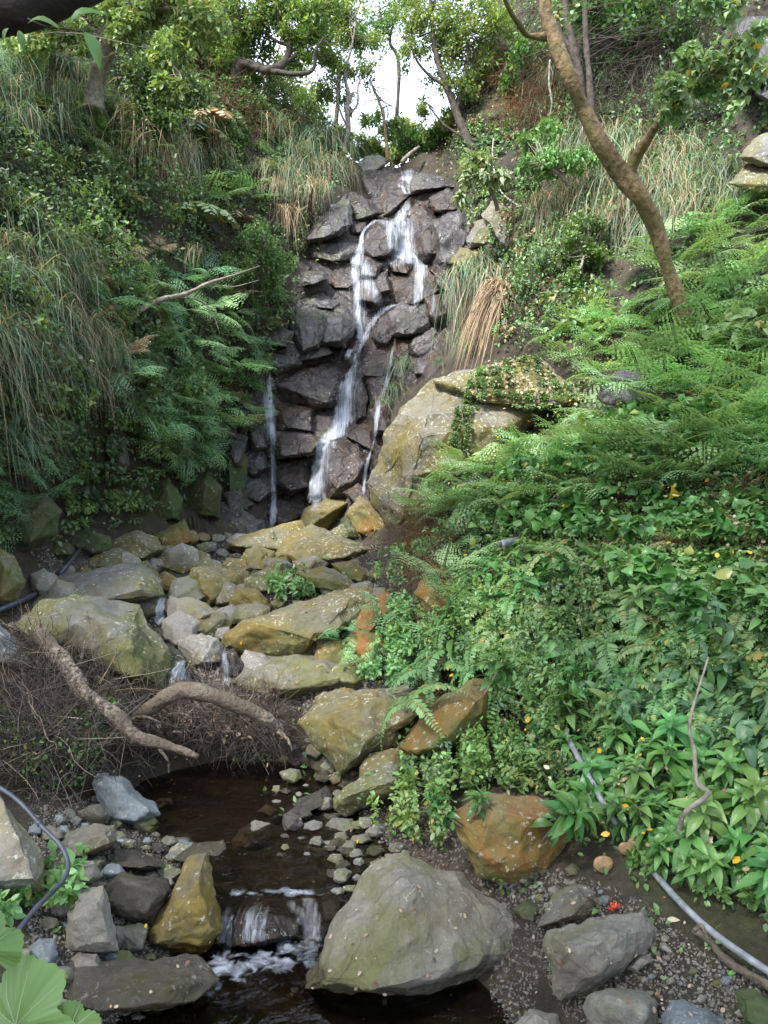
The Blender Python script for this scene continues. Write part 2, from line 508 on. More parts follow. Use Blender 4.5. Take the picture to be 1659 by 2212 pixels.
# falling water: white streaks (UV: x across, y along in metres) with gaps between
def fall_mat(name, dens, scl=26, mxa=.68):
    m, t = newmat(name)
    o = N(t, 'ShaderNodeOutputMaterial')
    uv = N(t, 'ShaderNodeUVMap'); uv.uv_map = 'UVMap'
    mp = N(t, 'ShaderNodeMapping'); mp.inputs['Scale'].default_value = (scl, 2.4, 1)
    t.links.new(uv.outputs[0], mp.inputs[0])
    n1 = N(t, 'ShaderNodeTexNoise'); n1.inputs['Scale'].default_value = 1.0; n1.inputs['Detail'].default_value = 5; n1.inputs['Distortion'].default_value = 1.1
    t.links.new(mp.outputs[0], n1.inputs[0])
    mp2 = N(t, 'ShaderNodeMapping'); mp2.inputs['Scale'].default_value = (14, 2.2, 1)
    t.links.new(uv.outputs[0], mp2.inputs[0])
    n2 = N(t, 'ShaderNodeTexNoise'); n2.inputs['Scale'].default_value = 1.0; n2.inputs['Detail'].default_value = 3
    t.links.new(mp2.outputs[0], n2.inputs[0])
    at = N(t, 'ShaderNodeAttribute'); at.attribute_name = 'edge'
    a = mth(t, 'ADD', mth(t, 'MULTIPLY', n1.outputs['Fac'], .62), mth(t, 'MULTIPLY', n2.outputs['Fac'], .38))
    a = mth(t, 'SUBTRACT', mth(t, 'ADD', a, .03), mth(t, 'MULTIPLY', at.outputs['Fac'], .26))
    al = ramp(t, a, [(.44 - dens, 0.0), (.70 - dens * .6, mxa)]).outputs[0]
    b = N(t, 'ShaderNodeBsdfPrincipled'); b.inputs['Base Color'].default_value = (.70, .75, .84, 1)
    b.inputs['Roughness'].default_value = .25
    tl = N(t, 'ShaderNodeBsdfTranslucent'); tl.inputs[0].default_value = (.85, .88, .92, 1)
    m1 = N(t, 'ShaderNodeMixShader'); m1.inputs[0].default_value = .35
    t.links.new(b.outputs[0], m1.inputs[1]); t.links.new(tl.outputs[0], m1.inputs[2])
    tp = N(t, 'ShaderNodeBsdfTransparent')
    m2 = N(t, 'ShaderNodeMixShader')
    t.links.new(al, m2.inputs[0]); t.links.new(tp.outputs[0], m2.inputs[1]); t.links.new(m1.outputs[0], m2.inputs[2])
    t.links.new(m2.outputs[0], o.inputs[0])
    return m


FALL = fall_mat('falling_water', .07)
FALLT = fall_mat('thin_falling_water', .0, 34, .42)
FALLN = fall_mat('near_falling_water', -.02, 45)
m, t = newmat('foam'); FOAM = m
o = N(t, 'ShaderNodeOutputMaterial'); ge = N(t, 'ShaderNodeNewGeometry')
n1 = N(t, 'ShaderNodeTexNoise'); n1.inputs['Scale'].default_value = 17; n1.inputs['Detail'].default_value = 10; n1.inputs['Distortion'].default_value = .5
t.links.new(ge.outputs['Position'], n1.inputs[0])
at = N(t, 'ShaderNodeAttribute'); at.attribute_name = 'edge'
al = ramp(t, mth(t, 'SUBTRACT', mth(t, 'ADD', n1.outputs['Fac'], .12), mth(t, 'MULTIPLY', at.outputs['Fac'], .34)), [(.44, 0.0), (.82, .6)]).outputs[0]
b = N(t, 'ShaderNodeBsdfPrincipled'); b.inputs['Base Color'].default_value = (.68, .74, .86, 1); b.inputs['Roughness'].default_value = .4
tp = N(t, 'ShaderNodeBsdfTransparent'); m2 = N(t, 'ShaderNodeMixShader')
t.links.new(al, m2.inputs[0]); t.links.new(tp.outputs[0], m2.inputs[1]); t.links.new(b.outputs[0], m2.inputs[2]); t.links.new(m2.outputs[0], o.inputs[0])
# ------------------------------------------------------------ terrain
CTRL = """
0 2212 2.35|400 2212 2.72|830 2212 2.72|1200 2212 2.5|1659 2212 2.25|0 2600 1.8|830 2600 1.95|1659 2600 1.75
0 3200 1.3|830 3200 1.38|1659 3200 1.25
0 2080 2.55|300 2080 2.85|480 2080 3.05|830 2080 3.09|1200 2080 2.75|1659 2080 2.45|1450 2150 2.45
0 2000 2.7|300 2000 3.0|830 2000 3.15|1200 1980 2.85|1659 1980 2.58
0 1850 3.0|240 1850 3.35|500 1850 3.55|720 1850 3.5|900 1850 3.35|1200 1850 3.05|1400 1850 2.85|1659 1850 2.75
0 1700 3.6|260 1720 4.1|450 1700 4.45|640 1700 4.45|800 1700 4.1|1000 1700 3.75|1200 1700 3.4|1659 1700 2.9
0 1550 4.2|300 1560 4.75|450 1550 4.85|700 1550 4.8|950 1550 4.35|1200 1550 3.85|1450 1550 3.4|1659 1550 3.15
0 1400 5.0|300 1400 5.4|600 1400 5.5|800 1400 5.2|950 1400 4.8|1200 1400 4.3|1450 1400 3.8|1659 1400 3.5
0 1250 5.8|300 1250 6.8|600 1250 7.1|800 1250 6.4|900 1250 5.5|1200 1250 4.8|1659 1250 3.9
0 1150 6.1|150 1150 7.3|400 1150 9.0|600 1150 10.|750 1150 9.6|860 1150 7.6|1000 1150 5.9|1200 1150 5.3|1659 1150 4.25
0 1000 5.9|150 1000 7.2|350 1000 9.0|500 1000 10.4|700 1000 10.8|800 1000 10.7|900 1000 8.6|1000 1000 7.0|1200 1000 6.0|1400 1000 5.4|1659 1000 4.8
0 850 5.9|200 850 7.5|400 850 9.3|550 850 10.7|700 850 11.1|830 850 11.|950 850 9.8|1100 850 8.7|1250 850 7.5|1400 850 6.7|1659 850 5.7
0 700 6.2|200 700 7.9|400 700 9.6|600 700 11.2|750 700 11.5|930 700 11.3|1050 700 10.3|1200 700 8.9|1350 700 8.0|1480 700 7.3|1659 700 6.5
0 550 6.8|200 550 8.4|400 550 10.|600 550 11.6|750 550 12.|930 550 12.|1050 550 11.2|1200 550 10.1|1400 550 9.0|1659 550 7.7
0 400 7.4|200 400 9.0|400 400 10.6|600 400 12.1|750 400 12.8|950 400 12.8|1100 400 11.8|1300 400 10.6|1500 400 9.4|1659 400 8.5
750 340 13.5|850 345 13.7|950 330 13.6
0 250 8.0|200 250 9.6|400 250 11.4|600 250 13.2|700 270 14.2|1000 250 13.2|1200 250 11.8|1400 250 10.6|1659 250 9.2
0 100 8.6|200 100 10.4|400 100 12.2|550 120 14.|1050 100 13.9|1200 100 12.6|1659 100 9.9
0 -150 9.6|400 -150 13.2|1200 -150 13.8|1659 -150 11|-400 -150 8.5|2060 -150 9.5
-400 250 6.6|-400 700 4.7|-400 1150 4.4|-400 1550 3.2|-400 2000 2.3|-400 2600 1.6
2060 250 8|2060 700 5.3|2060 1150 3.4|2060 1550 2.6|2060 2000 2.3|2060 2600 1.6
"""
cp = np.array([[float(q) for q in s.split()] for s in CTRL.replace('\n', '|').split('|') if s.strip()])
cx = cp[:, :2] / 500.0
cy = np.log(cp[:, 2])


def _U(r):
    return np.where(r > 0, r * r * np.log(r + 1e-12), 0)


_K = _U(np.linalg.norm(cx[:, None] - cx[None], axis=-1)) + np.eye(len(cx)) * .004
_Pm = np.hstack([np.ones((len(cx), 1)), cx])
_A = np.block([[_K, _Pm], [_Pm.T, np.zeros((3, 3))]])
_w = np.linalg.solve(_A, np.concatenate([cy, np.zeros(3)]))


def D(u, v):
    q = np.stack([np.atleast_1d(np.asarray(u, float)), np.atleast_1d(np.asarray(v, float))], -1) / 500.0
    k = _U(np.linalg.norm(q[:, None] - cx[None], axis=-1))
    return np.exp(k @ _w[:-3] + _w[-3] + q @ _w[-2:])


SKYL = np.array([(-500, -420), (380, -420), (450, 60), (520, 165), (600, 205), (700, 295), (745, 345), (860, 352), (930, 330), (985, 230),
                 (1040, 90), (1100, -60), (1180, -420), (2160, -420)], float)
uu = np.arange(-500, 2161, 9.0)
rows = 300
vt = np.interp(uu, SKYL[:, 0], SKYL[:, 1])
tt = np.linspace(0, 1, rows)
VV = 3200 + (vt[None] - 3200) * tt[:, None]
UU = np.repeat(uu[None], rows, 0)
DD = np.concatenate([D(UU[i], VV[i]) for i in range(rows)]).reshape(rows, -1)
X = (UU - UC) / F * DD; Z = CAMZ + (VC - VV) / F * DD
TV = np.stack([X, DD, Z], -1)
q = TV.reshape(-1, 3)
amp = np.clip((q[:, 1] - 2.0) / 6, .12, 1)
inpool = (q[:, 2] < .35) & (np.abs(q[:, 0] + .3) < 1.2)
h = fbm(q * .9, 3, 5) * .28 + fbm(q * 3.3, 4, 9) * .09
h = np.where(inpool, h * .15, h) * amp
Nn = np.cross(np.gradient(TV, axis=1), np.gradient(TV, axis=0)).reshape(-1, 3)
Nn /= np.linalg.norm(Nn, axis=1)[:, None] + 1e-9
flip = (Nn * (np.array([0, 0, CAMZ]) - q)).sum(1) < 0
Nn[flip] *= -1
q = q + Nn * h[:, None]
TV = q.reshape(rows, len(uu), 3)
# beyond the skyline the ground runs back level, so the ravine has real banks behind its rim
back = []
for dy, dz in ((1.5, .15), (5, .2), (14, -.5), (60, -6)):
    r = TV[-1].copy(); r[:, 1] += dy; r[:, 2] += dz; back.append(r)
TV = np.concatenate([TV, np.array(back)])
rws, cls = TV.shape[:2]
i = np.arange(rws - 1)[:, None] * cls + np.arange(cls - 1)[None]
TF = np.stack([i, i + 1, i + cls + 1, i + cls], -1).reshape(-1, 4)
TVf = TV.reshape(-1, 3)
_pu = UC + F * TVf[:, 0] / TVf[:, 1]; _pv = VC - F * (TVf[:, 2] - CAMZ) / TVf[:, 1]
_fp = [(a * .4027 + 486, b * .4027 + 324) for a, b in [(720,90),(1020,90),(1250,220),(1340,420),(1230,640),(1210,900),(1190,1220),(900,1300),(820,1900),(560,1990),(120,2120),(-30,2020),(0,1500),(80,1330),(190,990),(350,950),(350,760),(400,500),(480,370),(640,270)]]
_in = in_poly(_pu, _pv, _fp)[TF].all(1) & (TVf[TF, 1].min(1) > 8)
terr = build('terrain', [(TVf, TF, _in.astype(int))], [SOIL, RM['W']])
tag(terr, kind='structure')
# ground sheet under everything
gx = np.linspace(-400, 400, 41)
gv = np.array([(x, y, -1.2 + .3 * math.sin(x * .03) * math.cos(y * .02) - .0004 * 0) for y in gx for x in gx])
gi = (np.arange(40)[:, None] * 41 + np.arange(40)[None]).ravel()
gnd = build('ground', [(gv, np.stack([gi, gi + 1, gi + 42, gi + 41], -1), 0)], [SOIL])
tag(gnd, kind='structure')

BV, BF = [TVf], [TF[:, [0, 1, 2]], TF[:, [0, 2, 3]]]
BOFF = len(TVf)


BVHT = BVHTree.FromPolygons(TVf.tolist(), TF.tolist())


def ground_y(u, v):
    d_ = (P(u, v, 10.0) - Vector((0, 0, CAMZ))).normalized()
    h_ = BVHT.ray_cast(Vector((0, 0, CAMZ)), d_)
    return h_[0].y if h_[0] is not None else float(D(u, v)[0])


REG = []


def rebuild_bvh():
    global BVH
    BVH = BVHTree.FromPolygons(np.concatenate(BV).tolist(), np.concatenate(BF).tolist(), all_triangles=True)


def add_bvh(o):
    global BOFF
    me = o.data
    me.calc_loop_triangles()
    v = np.empty(len(me.vertices) * 3); me.vertices.foreach_get('co', v)
    v = v.reshape(-1, 3) + np.array(o.location)
    f_ = np.empty(len(me.loop_triangles) * 3, np.int32); me.loop_triangles.foreach_get('vertices', f_)
    BV.append(v); BF.append(f_.reshape(-1, 3).astype(np.int64) + BOFF); BOFF += len(v)


# ------------------------------------------------------------ rocks
RC = [0]


def rock_hull(poly, Y0, thick, lean, seed, lift=.0):
    rd = random.Random(seed)
    us = [p[0] for p in poly]; vs = [p[1] for p in poly]
    uc, vc = sum(us) / len(us), sum(vs) / len(vs)
    vb, vtp = max(vs), min(vs)
    s = (max(max(us) - min(us), vb - vtp) * .5 + min(max(us) - min(us), vb - vtp) * .5) / F * Y0
    pts = []

    def fr(v): return (vb - v) / (vb - vtp + 1e-6)
    for (u, v) in poly:
        u, v = uc + (u - uc) * 1.03, vc + (v - vc) * 1.03
        pts.append(P(u, v, Y0 + lean * s * fr(v)))
        k = rd.uniform(.50, .74)
        if rd.random() < .35 and len(poly) > 5: continue
        u2, v2 = uc + (u - uc) * k + rd.uniform(-.05, .05) * (max(us) - min(us)), vc + (v - vc) * k + .06 * (vb - vtp)
        pts.append(P(u2, v2, Y0 + lean * s * fr(v2) - thick * s * rd.uniform(.28, .5)))
        k = rd.uniform(.6, .85)
        u3, v3 = uc + (u - uc) * k, vc + (v - vc) * k + .1 * (vb - vtp)
        pts.append(P(u3, v3, Y0 + lean * s * fr(v3) + thick * s * rd.uniform(.5, .8)))
    return pts, s


def hull_mesh(pts, levels, sm=1):
    bm = bmesh.new()
    for p in pts: bm.verts.new(p)
    r = bmesh.ops.convex_hull(bm, input=bm.verts)
    dead = [g for g in r['geom_interior'] if isinstance(g, bmesh.types.BMVert)]
    dead += [g for g in r['geom_unused'] if isinstance(g, bmesh.types.BMVert)]
    bmesh.ops.delete(bm, geom=list(set(dead)), context='VERTS')
    lo = [v for v in bm.verts if not v.link_faces]
    bmesh.ops.delete(bm, geom=lo, context='VERTS')
    for k in range(levels):
        bmesh.ops.subdivide_edges(bm, edges=bm.edges, cuts=1, use_grid_fill=True)
        bmesh.ops.triangulate(bm, faces=[f for f in bm.faces if len(f.verts) > 4])
        if k == (1 if sm > 1 else 2) and sm:
            for _ in range(1): bmesh.ops.smooth_vert(bm, verts=bm.verts, factor=.36, use_axis_x=True, use_axis_y=True, use_axis_z=True)
    bmesh.ops.triangulate(bm, faces=bm.faces)
    bm.normal_update()
    bm.verts.ensure_lookup_table()
    V = np.array([v.co[:] for v in bm.verts]); Nv = np.array([v.normal[:] for v in bm.verts])
    Fc = np.array([[v.index for v in f.verts] for f in bm.faces])
    bm.free()
    return V, Nv, Fc


def rock(name, t, poly, mat, label, cat='rock', group=None, thick=1.0, lean=.45, Y=None, dY=0.0, on='base', extra=None, levels=None, rough=1.0, sm=1):
    RC[0] += 1
    sd = RC[0] * 7 + 3
    poly = TT(t, poly)
    if t == 5:      # stones of the bed overlap their neighbours
        ca, cb = sum(p[0] for p in poly) / len(poly), sum(p[1] for p in poly) / len(poly)
        poly = [(ca + (p[0] - ca) * 1.13, cb + (p[1] - cb) * 1.18) for p in poly]
    us = [p[0] for p in poly]; vs = [p[1] for p in poly]
    if Y is None:
        if on == 'base': Y = min(ground_y((min(us) + max(us)) / 2, max(vs) - 2), ground_y((min(us) + max(us)) / 2, (max(vs) + min(vs)) / 2))
        else: Y = ground_y(sum(us) / len(us), sum(vs) / len(vs))
    Y += dY
    hulls = [poly] + (extra or [])
    ch = []
    wpx = max(max(us) - min(us), max(vs) - min(vs))
    lv = levels or (5 if wpx > 170 else 4 if wpx > 45 else 3)
    for j, pl in enumerate(hulls):
        pts, s = rock_hull(pl, Y, thick, lean, sd + j)
        V, Nv, Fc = hull_mesh(pts, lv, sm)
        q = V / s
        h = fbm(q * 1.6 + sd, 3, sd % 97) * .055 + np.abs(fbm(q * 3.7 + sd, 3, 3)) * -.06 + fbm(q * 11 + sd, 4, 5) * .014
        lay = np.sin((q[:, 2] * 1.0 + q[:, 0] * .3 * math.sin(sd) + fbm(q * 1.5, 2, 8) * .35) * 13) * .006
        V = V + Nv * ((h + lay) * s * rough)[:, None]
        # rounding shrinks the stone: bring it back to its measured width and height
        pu, pv = V[:, 0] / V[:, 1], (V[:, 2] - CAMZ) / V[:, 1]
        tu = [(p_[0] - UC) / F for p_ in pl]; tv = [(VC - p_[1]) / F for p_ in pl]
        kx = (max(tu) - min(tu)) / (pu.max() - pu.min()); kz = (max(tv) - min(tv)) / (pv.max() - pv.min())
        cxx, czz = V[:, 0].mean(), V[:, 2].mean()
        V[:, 0] = cxx + (V[:, 0] - cxx) * kx * 1.02; V[:, 2] = czz + (V[:, 2] - czz) * kz * 1.02
        pu, pv = V[:, 0] / V[:, 1], (V[:, 2] - CAMZ) / V[:, 1]
        V[:, 0] += ((max(tu) + min(tu)) - (pu.max() + pu.min())) / 2 * V[:, 1].mean()
        V[:, 2] += ((max(tv) + min(tv)) - (pv.max() + pv.min())) / 2 * V[:, 1].mean()
        ch.append((V, Fc, 0))
    allv = np.concatenate([c_[0] for c_ in ch])
    base = (float(allv[:, 0].mean()), float(allv[:, 1].mean()), float(allv[:, 2].min()))
    o = build(name, ch, [RM[mat]], loc=base)
    tag(o, label, cat, group)
    if group: REG.append((o, label, sum(us) / len(us), sum(vs) / len(vs)))
    add_bvh(o)
    return o


# --- streambed, middle distance (picture tile 5)
S = 'rock'; Bd = 'boulder'
for name, t, poly, mat, label, kw in [
 (Bd,5,[(110,400),(200,330),(330,300),(440,255),(590,240),(660,310),(670,355),(600,370),(420,395),(250,410),(130,425)],'G','long low grey slab lying behind the big olive boulder on the left',dict(lean=.6)),
 (Bd,5,[(105,500),(150,430),(230,395),(380,385),(440,420),(590,410),(612,470),(640,560),(700,590),(690,720),(600,750),(510,720),(300,600),(150,530)],'G','largest olive-grey boulder of the upper streambed, behind the fallen log',dict(lean=.35,thick=.9)),
 (S,5,[(640,590),(740,600),(800,650),(760,760),(640,760)],'W','wet dark rock beside the small cascade and the big olive boulder',dict()),
 (Bd,5,[(1005,520),(1080,460),(1230,430),(1430,360),(1550,340),(1580,370),(1550,470),(1380,550),(1230,620),(1100,600),(1010,560)],'O','long mossy yellow boulder above the smooth pale slab',dict(lean=.35)),
 (Bd,5,[(1015,700),(1080,660),(1200,625),(1420,610),(1540,650),(1550,700),(1480,770),(1280,790),(1120,770),(1030,740)],'G','smooth pale lens-shaped slab right of the middle cascade',dict(lean=.6)),
 (S,5,[(1265,590),(1290,555),(1350,540),(1395,575),(1390,605),(1300,615)],'L','small pale round stone resting on the smooth slab',dict(thick=.8)),
 (Bd,5,[(1320,910),(1380,850),(1560,785),(1720,775),(1860,820),(1700,900),(1540,980),(1500,1090),(1470,1095),(1410,1010)],'O','pointed ochre boulder wedged right of the driftwood dam',dict(lean=.5)),
 (S,5,[(1530,990),(1560,930),(1640,910),(1710,940),(1710,1010),(1640,1040),(1550,1040)],'O','rounded ochre stone in front of the pointed boulder',dict(dY=-.12)),
 (Bd,5,[(1205,180),(1270,110),(1350,70),(1420,110),(1580,160),(1530,200),(1440,215),(1300,225),(1240,215)],'O','peaked tan and ochre rock like a low pyramid below the falls',dict()),
 (Bd,5,[(1000,130),(1100,110),(1280,50),(1300,85),(1230,170),(1130,180),(1010,150)],'O','tilted flat slab just left of the pyramid rock',dict(lean=.5)),
 (Bd,'W',[(370,2060),(430,1930),(540,1870),(680,1880),(670,1920),(600,1990),(540,2060)],'O','golden slab standing at the foot of the main fall',dict(lean=.3)),
 (S,'W',[(650,1960),(720,1850),(790,1910),(860,1960),(885,2040),(780,2085),(700,2050)],'M','orange mossy rock between the falls and the lichen boulder',dict()),
 (S,'W',[(540,2060),(620,2010),(720,2030),(730,2080),(600,2090)],'O','small flat tan stone between golden slab and orange rock',dict(dY=-.1)),
 (Bd,5,[(820,290),(850,255),(960,245),(1040,270),(1040,320),(960,370),(900,400),(850,330)],'O','blocky ochre rock with white lichen on its upper corner',dict()),
 (Bd,5,[(640,190),(690,155),(800,165),(890,190),(900,240),(800,275),(700,265),(640,230)],'O','broad tan and ochre rock behind the grey slab',dict()),
 (S,5,[(460,165),(520,120),(590,90),(660,110),(700,160),(620,205),(500,205)],'O','humped mossy rock below the dark left cliff',dict()),
 (S,5,[(395,240),(440,175),(520,165),(545,230),(480,260)],'O','squat olive rock left of the broad tan rock',dict()),
 (S,5,[(670,110),(790,45),(830,130),(780,165),(700,165)],'M','pointed green-yellow rock against the mossy cliff foot',dict()),
 (S,5,[(1085,190),(1130,160),(1180,175),(1185,210),(1110,228)],'O','small mossy cobble under the tilted flat slab',dict()),
 (S,5,[(955,240),(1000,205),(1070,210),(1100,240),(1040,268)],'O','low yellow-green cobble behind the lichen-cornered block',dict()),
 (S,5,[(1100,240),(1150,198),(1230,200),(1240,240),(1180,262)],'O','rounded tan cobble left of the upright orange stone',dict()),
 (S,5,[(1080,310),(1090,270),(1160,245),(1215,260),(1210,300),(1120,350)],'O','angular brown rock in front of the rounded tan cobble',dict()),
 (S,5,[(1170,228),(1190,216),(1216,220),(1222,290),(1175,302)],'M','upright bright orange stone in the middle of the rocks',dict(dY=-.12)),
 (S,5,[(735,355),(780,322),(830,305),(870,390),(800,400)],'G','grey triangular rock at the head of the small chute',dict()),
 (S,5,[(745,375),(830,385),(930,430),(900,470),(800,505),(735,460)],'L','pale tan angular rock right of the small chute',dict()),
 (S,5,[(840,505),(880,450),(960,440),(1002,470),(950,535),(870,535)],'O','half brown half green cobble below the pale angular rock',dict()),
 (S,5,[(775,565),(870,535),(940,550),(945,640),(880,662),(830,652),(790,600)],'L','pale grey stone between the two small cascades',dict()),
 (S,5,[(925,435),(1000,405),(1050,420),(1062,460),(990,478)],'G','flat grey stone at the edge of the long yellow boulder',dict()),
 (S,5,[(1000,400),(1040,335),(1120,350),(1160,400),(1150,445),(1060,435)],'O','brown and green block behind the flat grey stone',dict()),
 (S,5,[(930,375),(975,290),(1025,340),(1000,390),(940,402)],'G','sharp pointed grey-green rock leaning on the lichen-cornered block',dict(dY=-.1)),
 (S,5,[(570,250),(640,222),(700,285),(690,335),(640,322)],'O','dark mossy rock at the right end of the grey slab',dict()),
 (Bd,5,[(-60,200),(0,180),(60,210),(100,300),(60,380),(0,395),(-60,370)],'O','lichen-spotted brown boulder at the left edge of the photo',dict(lean=.2)),
 (S,5,[(100,290),(200,280),(380,265),(400,290),(300,312),(150,325)],'G','thin flat brown stone left behind the grey slab',dict()),
 (Bd,5,[(1290,270),(1400,245),(1500,290),(1570,345),(1480,358),(1330,315)],'O','smooth grey and orange boulder above the long yellow one',dict()),
 (S,5,[(1440,230),(1520,220),(1592,262),(1575,312),(1480,285)],'M','orange-brown rock tucked under the right bank ferns',dict()),
 (S,5,[(1540,490),(1570,420),(1659,355),(1720,400),(1690,480),(1600,515)],'M','orange mossy rock at the foot of the right bank',dict()),
 (S,5,[(1510,580),(1540,530),(1620,520),(1700,600),(1660,665),(1560,645)],'M','ochre rock half buried in ferns right of the pale slab',dict()),
 (S,5,[(1370,800),(1400,780),(1480,765),(1560,790),(1440,845),(1380,870)],'O','small tan rock on the back of the pointed boulder',dict()),
 (Bd,5,[(-80,520),(0,490),(60,560),(120,600),(110,640),(30,660),(-60,640)],'B','dark blue-grey rock at left edge above the driftwood',dict()),
 (S,5,[(30,492),(60,475),(112,490),(90,516)],'L','small white stone left of the big olive boulder',dict()),
 (S,5,[(1565,1100),(1600,1055),(1720,1030),(1790,1070),(1740,1150),(1640,1170),(1570,1160)],'O','olive rock below the rounded ochre stone',dict()),
 (Bd,6,[(60,1020),(130,930),(260,790),(380,720),(470,760),(440,930),(330,1010),(200,1040),(110,1060)],'M','dark ochre boulder jutting from the leafy right bank',dict(lean=.25)),
 (Bd,6,[(130,350),(180,270),(280,290),(340,400),(300,510),(240,515),(180,440)],'M','dark mossy rock under the hanging brown roots',dict(lean=.1)),
 (S,5,[(680,510),(740,500),(780,520),(760,560),(700,560)],'W','little wet brown stone between chute and cascade',dict()),
 (S,5,[(960,620),(1010,600),(1050,660),(1030,720),(970,700)],'W','wet black rock behind the thin right cascade',dict()),
 # --- foreground left (tile 7)
 (Bd,7,[(400,70),(430,20),(530,40),(600,120),(670,160),(692,200),(600,240),(470,250),(440,190)],'B','slate-blue boulder under the driftwood at the pool edge',dict()),
 (Bd,7,[(250,330),(300,280),(400,240),(490,250),(502,320),(440,370),(330,405),(250,385)],'U','rounded grey boulder with a green moss patch, left of the pool',dict()),
 (Bd,7,[(430,390),(460,355),(590,350),(690,400),(702,430),(620,452),(500,442),(440,420)],'U','flat tan oval stone lying left of the pool outlet',dict(lean=.6)),
 (Bd,7,[(450,530),(530,450),(640,480),(720,490),(742,540),(640,680),(520,672),(470,600)],'U','olive-brown block between pale green stone and leaning mossy rock',dict(dY=-.02)),
 (Bd,7,[(590,805),(700,620),(830,385),(900,370),(940,520),(962,700),(900,795),(760,815)],'C','tall leaning rock with yellow moss on its crest beside the cascade',dict(lean=.3,thick=.8)),
 (Bd,7,[(740,400),(840,330),(970,310),(1012,440),(1002,490),(920,450),(830,400)],'U','pale olive rock behind the leaning mossy rock',dict()),
 (S,7,[(720,392),(735,350),(770,322),(828,345),(750,402)],'L','small pinkish pale stone on the left pool shore',dict()),
 (Bd,7,[(1000,320),(1040,265),(1100,225),(1170,240),(1172,290),(1070,352),(1010,345)],'F','pale grey stone standing in the upper pool',dict()),
 (Bd,7,[(1165,220),(1300,130),(1400,75),(1435,130),(1300,230),(1200,245)],'U','long flat-sided grey stone slanting into the pool on the right',dict()),
 (Bd,7,[(1440,130),(1500,70),(1600,10),(1700,-30),(1765,20),(1765,90),(1620,165),(1500,202),(1450,185)],'G','broad smooth tan stone right of the upper pool',dict()),
 (S,7,[(1110,190),(1150,155),(1202,180),(1170,212)],'L','small white stone at the right pool shore',dict()),
 (Bd,7,[(200,440),(270,400),(400,400),(442,470),(400,502),(250,515)],'L','white speckled stone under the blue-grey hose',dict()),
 (Bd,7,[(285,640),(340,530),(450,510),(490,640),(512,800),(400,808),(290,792)],'F','pale grey-green wedge stone in the lower left',dict(dY=-.05)),
 (Bd,7,[(240,830),(420,815),(600,812),(860,800),(942,900),(850,1005),(700,1010),(500,1065),(400,1075),(250,1000)],'U','broad flat grey-brown slab at bottom left by the water',dict(lean=.55,thick=.6,dY=-.15)),
 (S,7,[(500,690),(600,670),(642,690),(620,795),(520,802)],'F','brown rock in the gap left of the leaning mossy rock',dict()),
 (Bd,7,[(-120,150),(0,120),(60,200),(100,330),(190,370),(192,520),(60,565),(-120,520)],'L','big pale angular block at the left edge behind leaves',dict(lean=.15)),
 (Bd,7,[(1310,345),(1440,305),(1532,320),(1552,380),(1480,412),(1380,375)],'F','low flat tan stone right of the pool outlet',dict()),
 (Bd,7,[(1390,560),(1420,515),(1480,500),(1552,510),(1542,570),(1450,660),(1390,665)],'U','dark wet rock tucked behind the giant foreground boulder',dict()),
 (S,7,[(1400,255),(1440,215),(1520,215),(1552,262),(1480,292)],'G','round olive pebble-like stone by the green sprigs',dict()),
 (Bd,7,[(985,640),(1080,585),(1200,590),(1300,660),(1290,730),(1100,775),(990,785)],'W','wet slab under the foreground cascade',dict(lean=.5,dY=-.08)),
 (S,7,[(1570,395),(1659,380),(1702,420),(1640,452),(1580,442)],'F','small flat grey stone on the earth behind the giant boulder',dict()),
 (S,7,[(650,160),(690,130),(740,130),(750,155),(680,185)],'B','small blue-grey stone at the far left pool edge',dict()),
 # --- foreground right (tile 8)
 (Bd,8,[(-372,960),(-300,850),(-200,690),(-110,520),(-50,440),(60,375),(170,388),(320,440),(430,512),(560,620),(642,800),(590,900),(400,1000),(150,1035),(-50,1025),(-360,985)],'F','giant pale grey-green boulder dominating the foreground',dict(lean=.42,thick=.75,levels=6)),
 (Bd,8,[(688,770),(700,705),(900,652),(1120,625),(1178,700),(1150,770),(1000,880),(900,965),(760,1005),(722,965)],'F','pale slab with an olive band right of the giant boulder',dict(lean=.35,thick=.8,levels=5)),
 (Bd,8,[(660,690),(740,540),(830,500),(930,520),(932,630),(800,660)],'G','smooth grey stone behind the banded slab',dict()),
 (S,8,[(556,610),(620,568),(682,600),(655,685),(600,665)],'K','small dark mossy stone between giant boulder and smooth grey stone',dict()),
 (Bd,8,[(308,190),(420,110),(640,125),(760,165),(795,300),(720,450),(560,505),(400,485),(330,335)],'M','orange and olive moss-covered block under the leafy shrubs',dict(lean=.12,thick=.8)),
 (Bd,8,[(860,1040),(880,990),(960,950),(1100,960),(1172,1015),(1185,1110),(1150,1185),(900,1185)],'F','rounded grey-olive stone at the bottom edge of the photo',dict()),
 (S,8,[(550,1120),(630,1040),(745,1070),(765,1135),(650,1185)],'L','whitish stone at the bottom edge left of the rounded one',dict()),
 (Bd,8,[(1200,1060),(1240,1005),(1300,1000),(1400,1040),(1502,1110),(1400,1185),(1210,1165)],'B','blue-grey stone at the bottom edge by the gravel',dict()),
 (S,8,[(1515,970),(1600,950),(1720,1050),(1720,1185),(1560,1105)],'K','mossy brown stone in the bottom right corner',dict()),
 (S,8,[(1050,860),(1100,800),(1150,800),(1158,835),(1085,885)],'F','small olive-topped stone touching the banded slab',dict()),
 (S,8,[(1190,770),(1210,750),(1258,800),(1240,808)],'L','thin oval stone on the gravel near the pipe',dict()),
 # --- right bank
 (Bd,4,[(920,610),(940,545),(1030,490),(1140,540),(1180,615),(1100,640),(960,645)],'D','grey brown rock ledge among ferns right of the lichen boulder',dict(dY=-.45)),
